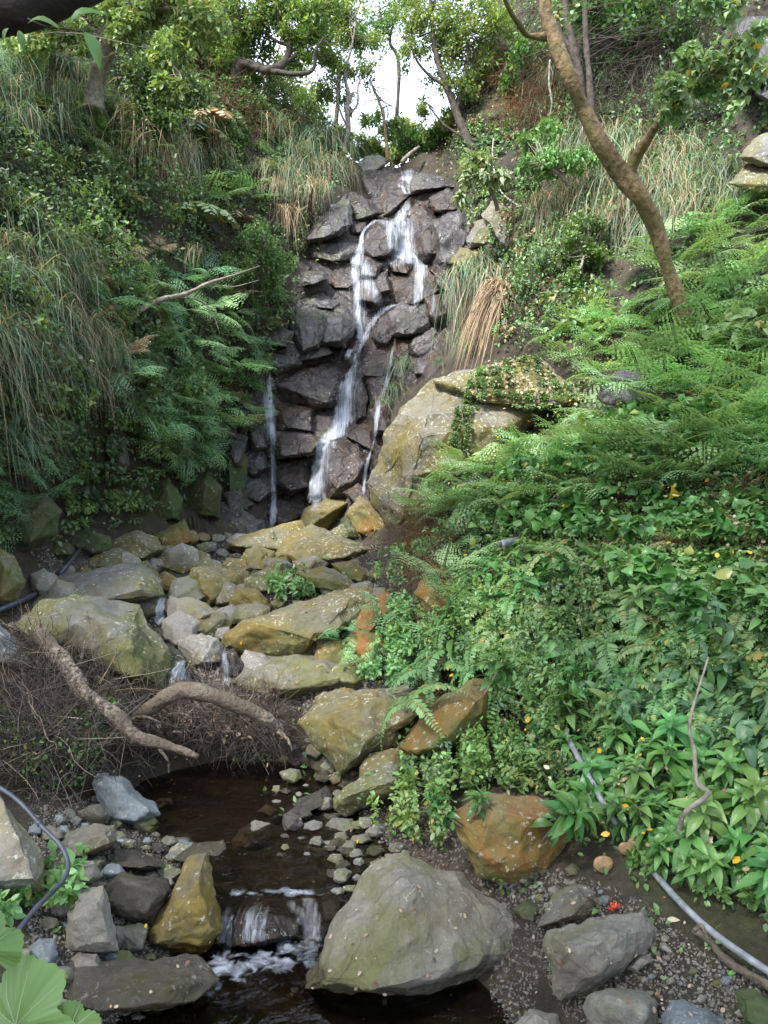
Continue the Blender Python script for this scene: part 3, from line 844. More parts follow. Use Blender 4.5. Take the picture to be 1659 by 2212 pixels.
 (Bd,2,[(1490,220),(1520,110),(1600,70),(1760,90),(1780,350),(1600,400),(1540,365)],'D','dark rock high at the right edge of the photo',dict(on='c',dY=-.7)),
 (Bd,2,[(1600,400),(1659,350),(1780,360),(1790,450),(1659,460)],'D','second dark rock below the topmost right-edge rock',dict(on='c',dY=-.6)),
 (Bd,2,[(1540,680),(1600,600),(1670,575),(1790,600),(1790,740),(1620,720)],'G','tan rock face at the right edge beside hanging grass',dict(on='c',dY=-.5)),
 (Bd,2,[(1485,790),(1560,705),(1659,700),(1790,745),(1790,810),(1620,835)],'O','yellow-stained rock at the right edge under the tan face',dict(on='c',dY=-.5)),
 (Bd,2,[(355,1040),(400,950),(490,930),(525,1010),(450,1065),(375,1070)],'G','yellow-tan rock at the right flank of the falls',dict(on='c',dY=-.2)),
 (S,2,[(285,1130),(330,1070),(420,1075),(430,1170),(340,1185)],'O','lower tan rock at the right flank above the grass tuft',dict(on='c',dY=-.2)),
 (Bd,2,[(420,930),(470,870),(540,900),(560,1010),(510,1080),(460,1000)],'G','narrow mossy column of rock below the light-leaved shrub',dict(on='c',dY=-.15)),
 (Bd,1,[(1530,720),(1580,680),(1640,670),(1680,700),(1640,735),(1560,760)],'L','tan outcrop at the lip left of the falls',dict(on='c',dY=-.1)),
 # --- dark left cliff foot
 (Bd,3,[(960,1000),(960,830),(1050,780),(1070,900),(1050,1070),(980,1106)],'K','green mossy rock face left of the thin fall',dict(on='c',dY=-.12,lean=0,sm=0)),
 (Bd,3,[(780,1106),(800,960),(900,930),(960,1000),(950,1130),(850,1140)],'K','dark green mossy bulge at the foot of the left cliff',dict(on='c',dY=-.12,lean=.1,sm=0)),
 (Bd,3,[(620,1106),(640,1000),(730,960),(790,1040),(780,1140),(680,1150)],'K','dark olive rock left of the green mossy bulge',dict(on='c',dY=-.12,lean=.1,sm=0)),
 (Bd,3,[(440,760),(470,700),(540,760),(560,900),(500,950),(450,880)],'D','brown rounded rock showing through the left cliff ferns',dict(on='c',dY=-.25)),
 (Bd,3,[(590,540),(640,430),(700,440),(700,560),(640,590)],'K','olive rock in the hollow of the left cliff',dict(on='c',dY=-.25)),
 (Bd,3,[(400,540),(440,440),(560,430),(580,540),(500,590)],'K','shadowed brown rock beside the hollow in the left cliff',dict(on='c',dY=-.25)),
 (Bd,5,[(0,40),(60,-40),(180,-60),(250,0),(230,90),(110,150),(20,130)],'K','shaded mossy rock low on the left bank',dict(on='c',dY=-.25)),
 (S,5,[(210,170),(240,130),(300,140),(305,180),(240,190)],'K','small green mossy rock below the shaded bank',dict()),
 (S,5,[(300,110),(380,90),(460,110),(470,150),(400,180),(310,150)],'K','dim flat rock at the shadowed foot of the cliff',dict()),
]:
    rock(name, t, poly, mat, label, cat=('boulder' if name == Bd else 'rock'), **kw)

# the lichen boulder: a block and the slab leaning on its back, one stone
rock(Bd, 0, [(796,1035),(832,940),(860,880),(938,816),(1050,790),(1140,790),(1190,860),(1170,905),(1090,970),(960,1065),(905,1160),(852,1152),(815,1080)], 'Y',
     'huge yellow boulder with white lichen and creeping vine in front of the falls', cat='boulder', Y=7.6, lean=.18, thick=.75, levels=6,
     extra=[[(935,822),(1050,790),(1150,765),(1210,822),(1262,866),(1232,888),(1140,894),(1010,872)]])

# --- wet rocks of the falls (tile W)
WL = [
 ([(735,120),(870,110),(950,150),(850,210),(840,320),(780,310),(740,230)],'W','topmost left block at the lip of the falls'),
 ([(840,250),(870,190),(980,165),(1020,220),(960,290),(880,350),(845,350)],'W','shiny bluish block just under the lip of the falls'),
 ([(985,150),(1060,130),(1140,150),(1210,200),(1100,215),(1010,230)],'D','dark block at the lip right of the first spill'),
 ([(1000,260),(1060,210),(1150,215),(1120,300),(1040,320)],'W','bluish wedge right of the shiny block near the top'),
 ([(1110,260),(1200,220),(1260,260),(1280,320),(1190,340),(1130,320)],'W','smooth block second from the right near the lip'),
 ([(1000,350),(1060,300),(1120,330),(1210,400),(1210,480),(1150,600),(1080,600),(1020,540)],'W','tall dark slab right of the upper white water'),
 ([(1120,400),(1260,330),(1330,420),(1300,500),(1220,620),(1200,660),(1130,610)],'D','large grey slab forming the right edge of the upper falls'),
 ([(735,470),(790,400),(850,385),(910,430),(900,520),(850,570),(780,570),(740,530)],'W','round brown boulder splitting the upper falls'),
 ([(690,240),(760,300),(830,330),(760,370),(680,380),(650,300)],'W','leaning block beneath the top left block'),
 ([(500,400),(560,310),(640,290),(660,400),(600,450),(500,480),(430,470)],'D','grey block with mossy left edge at the upper left of the falls'),
 ([(660,375),(760,378),(735,445),(670,450)],'W','small block above the dark hollow of the falls'),
 ([(430,520),(500,490),(640,495),(730,510),(700,570),(570,600),(470,570)],'D','long horizontal ledge on the left of the falls'),
 ([(560,700),(600,620),(680,610),(712,700),(670,740),(590,740)],'W','brown rounded rock beside the left thread of water'),
 ([(700,600),(780,570),(832,620),(820,680),(730,672)],'W','small brown block between the two middle threads'),
 ([(410,690),(450,655),(530,655),(545,690),(480,720),(420,722)],'D','light grey flat stone with a green corner left of the falls'),
 ([(380,800),(450,750),(560,750),(640,780),(600,850),(500,850),(400,830)],'D','low overhanging slab left of the middle thread'),
 ([(360,900),(410,830),(530,860),(550,950),(500,1040),(420,1080),(380,1000)],'D','big fractured grey face at the left of the middle falls'),
 ([(530,870),(640,860),(692,940),(640,1040),(520,1030)],'D','fractured grey face next to the middle thread'),
 ([(720,740),(780,690),(842,760),(800,812),(730,800)],'W','rock under the second middle thread'),
 ([(790,690),(860,660),(885,750),(840,765)],'W','bluish chip of rock in the centre of the falls'),
 ([(870,580),(960,560),(1012,600),(980,660),(900,650)],'W','brown ledge under the upper white water'),
 ([(930,760),(1000,700),(1100,710),(1152,750),(1100,800),(1000,832),(940,812)],'W','domed rock under the right side spill'),
 ([(900,880),(960,820),(1080,830),(1132,880),(1060,960),(980,985),(900,972)],'D','speckled grey rock below the domed one'),
 ([(800,1000),(850,880),(910,868),(922,960),(870,1045),(820,1045)],'W','rusty brown upright rock in the centre right of the falls'),
 ([(990,1030),(1050,950),(1150,920),(1175,1000),(1162,1180),(1040,1195),(1000,1100)],'D','big cracked bluish slab at the right of the lower falls'),
 ([(918,1100),(940,1030),(985,1030),(992,1120),(960,1165)],'W','narrow brown rock beside the cracked slab'),
 ([(700,1160),(760,1080),(880,1080),(902,1150),(840,1232),(750,1222)],'W','dark rock right of the main chute'),
 ([(245,1250),(280,1190),(400,1150),(500,1115),(620,1130),(682,1180),(640,1290),(560,1362),(430,1382),(300,1352)],'W','huge smooth dark dome boulder left of the main chute'),
 ([(690,1250),(740,1180),(772,1300),(760,1430),(710,1442),(690,1330)],'W','rusty upright rock at the right side of the main chute'),
 ([(770,1230),(850,1200),(892,1290),(840,1400),(780,1382)],'W','dark rock behind the thin right hand thread'),
 ([(200,1060),(330,1010),(402,1080),(380,1150),(280,1192),(210,1150)],'D','cracked dark block above and left of the dome boulder'),
 ([(200,1000),(280,955),(352,980),(330,1050),(220,1050)],'D','small slate block at the left rim above the cracked one'),
 ([(640,1100),(700,1030),(742,1040),(700,1120),(660,1152)],'W','small rock dividing the main chute at its head'),
 ([(20,1420),(60,1370),(150,1380),(155,1470),(90,1502)],'D','blue-grey block left of the thin left fall'),
 ([(270,1370),(450,1390),(460,1500),(300,1495)],'W','low block directly under the dome boulder on the left'),
 ([(440,1390),(590,1400),(592,1520),(500,1552),(430,1480)],'W','knobbly block with a shiny patch beside the main chute'),
 ([(535,1640),(570,1560),(640,1540),(720,1570),(785,1640),(745,1750),(705,1835),(560,1855),(530,1750)],'W','great brown cube-like boulder at the foot of the main fall'),
 ([(660,1530),(740,1480),(802,1480),(805,1620),(720,1570)],'W','grey rock behind the cube-like boulder'),
 ([(270,1520),(420,1500),(502,1560),(470,1622),(300,1642)],'W','dark slab above the lower left recess'),
 ([(280,1650),(430,1630),(445,1790),(350,1832),(280,1782)],'W','dark face between the left fall and the main fall'),
 ([(100,1620),(190,1590),(222,1700),(150,1752),(100,1700)],'D','angular block left of the lower thin fall'),
 ([(90,1780),(200,1740),(242,1830),(180,1882),(100,1850)],'D','tumbled block low on the left of the thin fall'),
 ([(150,1900),(280,1850),(420,1830),(442,1930),(300,2002),(180,1992)],'W','wet rock at the foot between the two falls'),
 ([(30,1980),(90,1930),(182,2000),(170,2082),(60,2092)],'D','lowest grey rock at the left foot of the falls'),
 ([(0,1850),(80,1830),(112,1920),(30,1952)],'D','small grey rock at the outer left foot of the falls'),
 ([(130,1500),(200,1480),(222,1590),(150,1612)],'D','block halfway down on the left of the thin fall'),
 ([(20,1600),(60,1530),(112,1560),(90,1680),(50,1690)],'D','mossy-sided block at the far left of the thin fall'),
 ([(1130,620),(1200,640),(1230,700),(1180,760),(1130,700)],'W','dark rock at the right rim above the grass tuft'),
 ([(1080,800),(1150,790),(1180,870),(1130,920),(1090,880)],'W','rusty rock by the little right spill'),
 ([(430,1060),(520,1040),(560,1090),(480,1120),(400,1130)],'D','slanting slab just above the dome boulder'),
 ([(560,1050),(640,1040),(650,1110),(590,1130)],'W','stone at the head of the dome boulder near the chute'),
 ([(800,560),(880,580),(880,650),(820,640)],'W','small brown rock under the round splitting boulder'),
 ([(650,1840),(720,1800),(790,1850),(800,1920),(700,1900)],'W','shaded rock right of the cube-like boulder foot'),
 ([(440,1640),(530,1640),(530,1840),(450,1880)],'W','dark wall behind the main fall curtain'),
 ([(780,1400),(850,1380),(880,1500),(800,1520)],'W','dark stone behind the long grass blades at the falls'),
 ([(590,1560),(420,1560),(440,1500),(600,1480)],'W','ledge where the main chute spreads over the edge'),
]
for poly, mat, label in WL:
    poly = [(sum(p[0] for p in poly) / len(poly) * -.24 + x * 1.24, sum(p[1] for p in poly) / len(poly) * -.24 + y * 1.24) for x, y in poly]
    rock('waterfall_rock', 'W', poly, mat, 'wet ' + label if mat == 'W' and 'wet' not in label else label, cat='rock', on='c', lean=.5, thick=.85, dY=-.05 - .3 * random.random(), rough=1.15, sm=0)

# smaller stones that fill the gaps of the rock face and of the bed
FALLP = TT('W', [(740,110),(1000,110),(1230,220),(1330,420),(1210,640),(1190,900),(1180,1190),(900,1240),(800,1500),(800,1900),(560,1960),(120,2080),(-10,2000),(20,1500),(100,1350),(200,1000),(370,960),(370,760),(420,500),(500,380),(640,280)])
rd = random.Random(5)
n = 0
placed = []
while n < 150:
    u, v = rd.uniform(470, 1030), rd.uniform(365, 1160)
    if not in_poly(np.array([u]), np.array([v]), FALLP)[0]: continue
    r = rd.uniform(15, 42)
    if any((u - a) ** 2 + (v - b) ** 2 < (.52 * (r + c_)) ** 2 for a, b, c_ in placed): continue
    placed.append((u, v, r))
    k = rd.randint(4, 6); a0 = rd.random() * 6
    poly = [(u + r * rd.uniform(.8, 1.3) * math.cos(a0 + j * 6.283 / k) * 1.15, v + r * rd.uniform(.7, 1.2) * math.sin(a0 + j * 6.283 / k)) for j in range(k)]
    rock('rock_face_block', 0, poly, 'D' if (u < 600 or rd.random() < .3) else 'W', 'small dark block in the falls', on='c',
         group='small blocks of the waterfall face', lean=.4, thick=.9, dY=.10, levels=3, sm=0)
    n += 1
BEDS = [([(60,1260),(250,1190),(420,1150),(640,1170),(860,1230),(790,1320),(760,1480),(480,1440),(330,1330),(120,1290)], 150, (15, 52), 'OGGGOL', 'mossy streambed cobble', 'cobbles of the upper streambed'),
        ([(660,1560),(900,1500),(880,1640),(700,1790),(640,1760),(600,1640)], 42, (8, 26), 'GUOL', 'small shore stone', 'cobbles beside the upper pool'),
        ([(250,1700),(330,1780),(470,1860),(380,1900),(150,1890),(60,1800),(160,1740)], 46, (12, 36), 'UGBG', 'small left shore stone', 'cobbles left of the upper pool'),
        ([(520,1700),(720,1650),(900,1880),(700,1900),(600,1850)], 34, (7, 26), 'FUUG', 'pebble in the shallow pool', 'pebbles in the upper pool'),
        ([(1150,1990),(1250,1900),(1420,1960),(1500,2060),(1659,2130),(1659,2212),(1300,2212),(1200,2130)], 110, (5, 17), 'LLGFB', 'loose gravel pebble', 'pebbles on the gravel by the pipe'),
        ([(1050,1860),(1250,1880),(1200,1990),(1130,1960),(1080,1900)], 60, (5, 17), 'LGGF', 'small pebble on bare earth', 'pebbles by the moss-covered block'),
        ([(690,1780),(860,1770),(900,1880),(720,1930)], 26, (9, 30), 'FGUG', 'small stone in the right shallows', 'cobbles in the right shallows'),
        ([(60,1890),(330,1860),(440,2000),(430,2212),(40,2212)], 60, (16, 46), 'FGB', 'wedged small stone', 'cobbles at the lower left')]
for poly0, cnt, (r0, r1), ms_, lab, grp in BEDS:
    us = [p[0] for p in poly0]; vs = [p[1] for p in poly0]; n = 0; placed = []; tries = 0
    while n < cnt and tries < 4000:
        tries += 1
        u, v = rd.uniform(min(us), max(us)), rd.uniform(min(vs), max(vs))
        if not in_poly(np.array([u]), np.array([v]), poly0)[0]: continue
        r = r0 + (r1 - r0) * rd.random() ** 1.4
        if any((u - a) ** 2 + (v - b) ** 2 < (.60 * (r + c_)) ** 2 for a, b, c_ in placed): continue
        placed.append((u, v, r)); k = rd.randint(5, 7); a0 = rd.random() * 6
        asp = rd.uniform(.55, .95)
        poly = [(u + r * rd.uniform(.8, 1.15) * math.cos(a0 + j * 6.283 / k), v + asp * r * rd.uniform(.8, 1.15) * math.sin(a0 + j * 6.283 / k)) for j in range(k)]
        yw = None
        if 'pool' in grp and 'shallow' in lab or 'shallows' in grp:      # stands on the bed and breaks the surface
            yw = min((CAMZ - .19) / ((max(p[1] for p in poly) - VC) / F), ground_y(u, v))
        rock('cobble' if r > 9 else 'pebble', 0, poly, rd.choice(ms_), lab, cat='stone', group=grp, on='base', lean=.4, thick=.9, levels=3, Y=yw)
        n += 1
rebuild_bvh()

def on_ground(p):
    h_ = BVHT.find_nearest(p)
    return h_[3] is not None and h_[3] < .012


_CO = Vector((0, 0, CAMZ))


def cast(u, v, off=None):
    o_ = _CO if off is None else _CO + off
    d_ = (P(u, v, 10.0) - _CO).normalized()
    loc, nor, idx, dist = BVH.ray_cast(o_, d_)
    if loc is None: return None
    if nor.dot(d_) > 0: nor = -nor
    return loc, nor


def depth(u, v):
    r = cast(u, v)
    return r[0].y if r else float(D(u, v)[0])


# ------------------------------------------------------------ water
def sheet(name, poly_xy, z, nx=60, ny=60):
    xs = [p[0] for p in poly_xy]; ys = [p[1] for p in poly_xy]
    gx = np.linspace(min(xs), max(xs), nx); gy = np.linspace(min(ys), max(ys), ny)
    gX, gY = np.meshgrid(gx, gy)
    q = np.stack([gX.ravel(), gY.ravel(), np.zeros(gX.size)], -1)
    zz = z + .006 * fbm(q * 9, 3, 4)
    V = np.stack([q[:, 0], q[:, 1], zz], -1)
    ii = (np.arange(ny - 1)[:, None] * nx + np.arange(nx - 1)[None]).ravel()
    Fq = np.stack([ii, ii + 1, ii + nx + 1, ii + nx], -1)
    cen = q[Fq].mean(1)
    Fq = Fq[in_poly(cen[:, 0], cen[:, 1], poly_xy)]
    o_ = build(name, [(V, Fq, 0)], [WATER])
    return tag(o_, kind='structure')


sheet('lower_pool_water', [(-1.0, 1.2), (.75, 1.2), (.7, 2.9), (.3, 3.1), (-.1, 3.08), (-.8, 3.05), (-1.0, 2.4)], 0.0, 90, 90)
sheet('upper_pool_water', [(-.75, 3.02), (-.1, 2.98), (.3, 3.1), (.3, 3.6), (.0, 4.6), (-1.5, 4.7), (-1.7, 4.0), (-.9, 3.6)], 0.2, 90, 90)


def fall(name, t, path, mat=None, gap=.05, layers=2, n=None, label=None, smoothing=3):
    mat = mat or FALL
    p = TT(t, path)
    k_ = .4027 if t == 'W' else (.5 if t else 1)
    p = np.array([(a, b, c_ * k_) for a, b, c_ in p])
    n = n or max(10, int((p[-1, 1] - p[0, 1]) / 6) + len(p) * 4)
    s = spline(p, n)
    mcols = 9
    Yr = np.zeros((n, mcols))
    for i_ in range(n):
        for j_ in range(mcols):
            Yr[i_, j_] = depth(s[i_, 0] + s[i_, 2] * .5 * (j_ / (mcols - 1) * 2 - 1), s[i_, 1])
    Yr = np.minimum(Yr, np.median(Yr, axis=1)[:, None] + .06)
    # water clears what lies below a lip: keep each row no deeper than a smoothed running minimum
    for _ in range(smoothing):
        Yr[1:-1] = np.minimum(Yr[1:-1], (Yr[:-2] + Yr[1:-1] + Yr[2:]) / 3)
        Yr[:, 1:-1] = (Yr[:, :-2] + Yr[:, 1:-1] * 2 + Yr[:, 2:]) / 4
    chunks = []; uvs = []; edges = []
    for L_ in range(layers):
        V = []
        al = 0.0
        for i_ in range(n):
            wob = 1 + .12 * math.sin(i_ * .9 + L_)
            if i_: al += (abs(s[i_, 1] - s[i_ - 1, 1])) / F * Yr[i_].mean()
            for j_ in range(mcols):
                f_ = j_ / (mcols - 1) * 2 - 1
                u_ = s[i_, 0] + s[i_, 2] * .5 * f_ * wob * (1 - .12 * L_)
                pt = P(u_, s[i_, 1], Yr[i_, j_] - gap - .03 * L_ - .015 * math.sin(i_ * .7 + j_ * 2.1))
                V.append(pt[:])
                uvs.append((pt.x * 1.0 + L_ * 3.3, -al + L_ * 1.7))
                edges.append(abs(f_) ** 2.2 - .25 + max(0, 1 - i_ / (n * .12)) * .8 + max(0, 1 - (n - 1 - i_) / (n * .12)) * .9)
        V = np.array(V)
        ii = (np.arange(n - 1)[:, None] * mcols + np.arange(mcols - 1)[None]).ravel()
        chunks.append((V, np.stack([ii, ii + 1, ii + mcols + 1, ii + mcols], -1), 0))
    o_ = build(name, chunks, [mat])
    me = o_.data
    uvl = me.uv_layers.new(name='UVMap')
    vi = np.empty(len(me.loops), np.int32); me.loops.foreach_get('vertex_index', vi)
    uvl.data.foreach_set('uv', np.array(uvs, np.float32)[vi].ravel())
    at = me.attributes.new('edge', 'FLOAT', 'POINT'); at.data.foreach_set('value', np.array(edges, np.float32))
    return tag(o_, label, 'waterfall', kind='structure')


T_ = FALLT
for pts, mt, ly in [
    ([(985,100,80),(975,150,70),(960,195,60),(990,250,40)], None, 1),
    ([(992,255,34),(960,335,75),(930,395,100),(945,480,105),(965,560,110),(1000,600,110),(1048,625,85),(1045,700,70),(1035,790,60),(1010,850,60)], None, 1),
    ([(900,385,60),(880,430,60),(900,520,70),(940,585,160),(900,640,120)], T_, 1),
    ([(955,300,60),(990,400,60),(1000,520,80),(1040,620,90),(1050,720,100)], T_, 1),
    ([(800,372,90),(860,385,110),(905,430,90),(905,500,70)], T_, 1),
    ([(810,376,50),(745,430,26),(724,520,36),(700,600,50),(705,700,44),(716,800,40),(716,900,40),(728,1000,50),(740,1050,46)], None, 2),
    ([(735,450,60),(720,560,90),(710,680,110),(715,800,110),(720,920,110),(735,1040,90)], T_, 1),
    ([(760,590,60),(765,690,90),(800,770,110),(830,850,70)], T_, 2),
    ([(940,820,50),(860,850,70),(810,900,50),(765,970,50),(745,1045,46)], T_, 2),
    ([(735,1040,36),(712,1100,40),(690,1170,54),(660,1250,80),(642,1350,95),(630,1430,110),(580,1535,130),(535,1560,90),(508,1640,66),(495,1740,76),(485,1850,90),(475,1935,90)], None, 2),
    ([(720,1150,50),(690,1250,120),(665,1380,150),(640,1500,170)], T_, 1),
    ([(678,1062,36),(655,1105,46),(640,1130,36)], None, 1),
    ([(600,1540,60),(540,1620,100),(510,1740,130),(490,1920,140)], T_, 1),
    ([(240,1190,14),(238,1240,20),(236,1330,60),(243,1430,62),(257,1560,36),(260,1700,36),(262,1850,36),(258,1950,44),(250,2050,50)], None, 2),
    ([(230,1250,40),(225,1350,110),(240,1460,90),(256,1600,60),(260,1800,60)], T_, 1),
    ([(905,1050,16),(895,1095,20),(880,1170,30),(862,1270,36),(832,1340,44),(812,1450,34),(800,1560,20),(775,1640,20),(755,1720,24),(740,1860,30)], T_, 2),
    ([(772,1640,22),(755,1720,24),(740,1855,28)], None, 1),
    ([(672,200,10),(664,260,12),(656,350,16),(656,490,16)], T_, 1),
    ([(1125,760,24),(1118,840,30),(1102,895,26)], T_, 1)]:
    fall('waterfall', 'W', pts, mat=mt, layers=ly)
fall('cascade', 5, [(695,365,40),(690,430,50),(688,490,60)], gap=.03)
fall('cascade', 5, [(785,640,40),(772,700,85),(775,765,105)], gap=.03)
fall('cascade', 5, [(962,565,30),(972,650,38),(985,765,45)], gap=.03, mat=FALLT)
fall('cascade', 7, [(985,585,60),(975,680,70),(968,790,90),(960,880,150)], gap=.02, mat=FALLN)
fall('cascade', 7, [(1110,565,170),(1085,650,190),(1075,780,170)], gap=.02, mat=FALLN, layers=1)
fall('cascade', 7, [(1240,560,90),(1300,640,90),(1345,720,110),(1290,800,200)], gap=.02, mat=FALLN)
fall('cascade', 7, [(1330,550,90),(1350,620,90),(1365,720,90)], gap=.02, mat=FALLN)


def foam(u, v, rx, ry, z):
    """broken white water where a cascade lands"""
    sl_ = (v - VC) / F; Y = (CAMZ - z) / sl_; x = (u - UC) / F * Y
    g_ = np.linspace(-1, 1, 26); a_, b_ = np.meshgrid(g_, g_)
    V = np.stack([x + a_.ravel() * rx, Y + b_.ravel() * ry, np.full(a_.size, z + .012)], -1)
    V[:, 2] += .012 * fbm(V * 22, 3, 2)
    ii = (np.arange(25)[:, None] * 26 + np.arange(25)[None]).ravel()
    o_ = build('foam', [(V, np.stack([ii, ii + 1, ii + 27, ii + 26], -1), 0)], [FOAM])
    at = o_.data.attributes.new('edge', 'FLOAT', 'POINT'); at.data.foreach_set('value', np.sqrt(a_.ravel() ** 2 + b_.ravel() ** 2).astype(np.float32))
    tag(o_, kind='structure')


foam(490, 2100, .20, .17, .0); foam(630, 2050, .26, .15, .0); foam(560, 2085, .3, .12, .0); foam(430, 2150, .12, .06, .0)
foam(585, 1935, .3, .05, .2); foam(265, 1820, .12, .06, .2)
# ------------------------------------------------------------ plant shapes
def lens(wd=.22, fold=.05, droop=.12):
    V = np.array([(0, 0, 0), (0, 1, -droop), (-wd, .35, fold), (-wd * .8, .7, fold * .4 - droop * .4), (wd, .35, fold), (wd * .8, .7, fold * .4 - droop * .4)])
    return V, np.array([[0, 1, 3, 2], [0, 4, 5, 1]])


def bigleaf(widths, fold=.08, droop=.3, n=None):
    n = len(widths); V = []; Fq = []
    for i_, w_ in enumerate(widths):
        s = i_ / (n - 1)
        z = .12 * math.sin(s * 3) - droop * s * s
        for f_ in (-1, -.5, 0, .5, 1):
            V.append((f_ * w_, s, z + abs(f_) * fold * w_ * 2 + .02 * math.sin(s * 19 + f_ * 3)))
    for i_ in range(n - 1):
        for j_ in range(4):
            a_ = i_ * 5 + j_
            Fq.append([a_, a_ + 1, a_ + 6, a_ + 5])
    return np.array(V), np.array(Fq)


ELL = bigleaf([.0, .10, .17, .195, .17, .10, .0], fold=.14, droop=.42)
HEART = bigleaf([.12, .42, .46, .38, .24, .1, .0], fold=.1, droop=.22)


def basis(y, zref):
    y = y / (np.linalg.norm(y, axis=1)[:, None] + 1e-9)
    x = np.cross(y, zref); x /= np.linalg.norm(x, axis=1)[:, None] + 1e-9
    z = np.cross(x, y)
    return np.stack([x, y, z], -1)       # columns


def inst(tpl, pos, Rm, sc):
    V0, F0 = tpl
    pos = np.asarray(pos); n = len(pos); m_ = len(V0)
    sc = np.asarray(sc)
    sc = sc[:, None, None] if sc.ndim == 1 else sc[:, None, :]
    V = np.einsum('nij,nmj->nmi', Rm, V0[None] * sc) + pos[:, None]
    Fq = (F0[None] + (np.arange(n) * m_)[:, None, None]).reshape(-1, F0.shape[1])
    return V.reshape(-1, 3), Fq


def frond(L=.5, n=15, plen=.16, sub=6, rise=.5, droop=.9, az=0.0, twist=0.0):
    """lacy (sub>0) or once-divided (sub=0) frond with arched midrib"""
    pos, ys, zs, scs = [], [], [], []
    jit = np.random.default_rng(int(abs(az) * 977 + L * 1000 + n) + 5)
    ss = (np.arange(n) + .7) / n
    rb = []
    ca, sa = math.cos(az), math.sin(az)

    def pt(s):
        r_ = L * (s - .18 * s * s)
        return np.array([r_ * sa, r_ * ca, L * (rise * s - droop * s * s * .6)])
    for s in ss:
        p = pt(s); tdir = pt(min(1, s + .03)) - pt(s - .03); tdir /= np.linalg.norm(tdir)
        side = np.cross(tdir, [0, 0, 1.0]); side /= np.linalg.norm(side); up = np.cross(side, tdir)
        pl = plen * (min(1, max(0, s - .16) / .10) * (1 - s) ** .85 + .03) if sub else plen * (min(1, .35 + s / .12) * (1 - s ** 3) ** .8 + .08)
        pl0 = pl
        for sg in (-1, 1):
            jr = jit.uniform(-1, 1, 3); pl = pl0 * (1 + .16 * jr[0])
            d_ = side * sg * .93 + tdir * (.38 + .16 * jr[1]) - up * (.12 + .16 * jr[2]) + up * twist * sg
            d_ /= np.linalg.norm(d_)
            if sub:
                k = max(2, int(sub * pl / plen + 1))
                for j_ in range(k):
                    f_ = (j_ + .5) / k
                    c_ = p + d_ * pl * f_ - up * pl * .25 * f_ * f_
                    l_ = pl * .27 * (1 - f_) ** .6 + .003
                    for s2 in (-1, 1):
                        e_ = tdir * s2 * .9 + d_ * .5
                        pos.append(c_); ys.append(e_); zs.append(up + np.array([.1 * s2, .1, 0])); scs.append((l_ * 1.3, l_, l_))
                pos.append(p + d_ * pl * .85); ys.append(d_); zs.append(up); scs.append((pl * .12, pl * .22, pl * .2))
            else:
                pos.append(p); ys.append(d_); zs.append(up); scs.append((pl * .9, pl, pl))
    Rm = basis(np.array(ys), np.array(zs))
    ch = [inst(lens(.24, .02, .15), pos, Rm, np.array(scs)) + (0,)]
    path = np.array([pt(s) for s in np.linspace(0, .98, 9)])
    for V, Fq, _ in tube(path, np.linspace(.003, .0012, 9) * (L / .5), 3, cap=False): ch.append((V, Fq, 0))
    return ch


def join(chs):
    out_ = {}
    for V, Fq, m_ in chs: out_.setdefault((Fq.shape[1], m_), []).append((V, Fq))
    r = []
    for (k, m_), l_ in out_.items():
        off = 0; vs = []; fs = []
        for V, Fq in l_:
            vs.append(V); fs.append(Fq + off); off += len(V)
        r.append((np.concatenate(vs), np.concatenate(fs), m_))
    return r


def fern_clump(sd, lacy=True, L=.5):
    r_ = random.Random(sd); ch = []
    k = r_.randint(5, 8)
    for i_ in range(k):
        az = i_ * 6.283 / k + r_.uniform(-.35, .35); l_ = L * r_.uniform(.7, 1.15)
        if lacy: ch += frond(l_, 12, l_ * r_.uniform(.36, .46), 7, r_.uniform(.25, .9), r_.uniform(.35, .95), az)
        else: ch += frond(l_, 24, l_ * .12, 0, r_.uniform(.3, .8), r_.uniform(1.1, 2.0), az, .1)
    return join(ch)


def grass_clump(sd, n=90, L=1.0, dry=.15, width=.008, front=1.5, g=(.6, 1.2), up=(.5, 1.35)):
    r_ = random.Random(sd); Vs = []; Fs = []; ms_ = []; off = 0
    for i_ in range(n):
        az = r_.gauss(0, front * .6); el = r_.uniform(*up); l_ = L * r_.uniform(.45, 1.1); gg = r_.uniform(*g)
        b_ = np.array([r_.gauss(0, .07), r_.gauss(0, .05), 0]) * L
        d_ = np.array([math.sin(az) * math.cos(el), math.cos(az) * math.cos(el), math.sin(el)])
        w_ = np.array([math.cos(az + r_.uniform(-.5, .5)), -math.sin(az), 0]) * width * r_.uniform(.35, 1.8)
        ns = 7; pts = []
        for k in range(ns):
            s = k / (ns - 1)
            if k == 0: kk = np.array([r_.gauss(0, .06), r_.gauss(0, .06), 0]) * l_; kb = r_.uniform(.4, .9) if r_.random() < .3 else 9
            p = b_ + d_ * l_ * (s - .22 * s * s) + np.array([0, 0, -gg * l_ * s ** 2.1]) + kk * math.sin(s * 5) + (np.array([0, 0, -.5 * l_ * (s - kb)]) if s > kb else 0)
            pts.append((p, w_ * (1 - s) ** .7 * .5 + w_ * .03))
        for p, q_ in pts: Vs += [p - q_, p + q_]
        for k in range(ns - 1): Fs.append([off + 2 * k, off + 2 * k + 1, off + 2 * k + 3, off + 2 * k + 2])
        ms_ += [1 if r_.random() < dry else 0] * (ns - 1)
        off += 2 * ns
    return [(np.array(Vs), np.array(Fs), np.array(ms_))]


def copy_tree(o_, parent=None):
    c_ = o_.copy(); COL.objects.link(c_)
    if parent is not None: c_.parent = parent
    for k in o_.children: copy_tree(k, c_)
    return c_


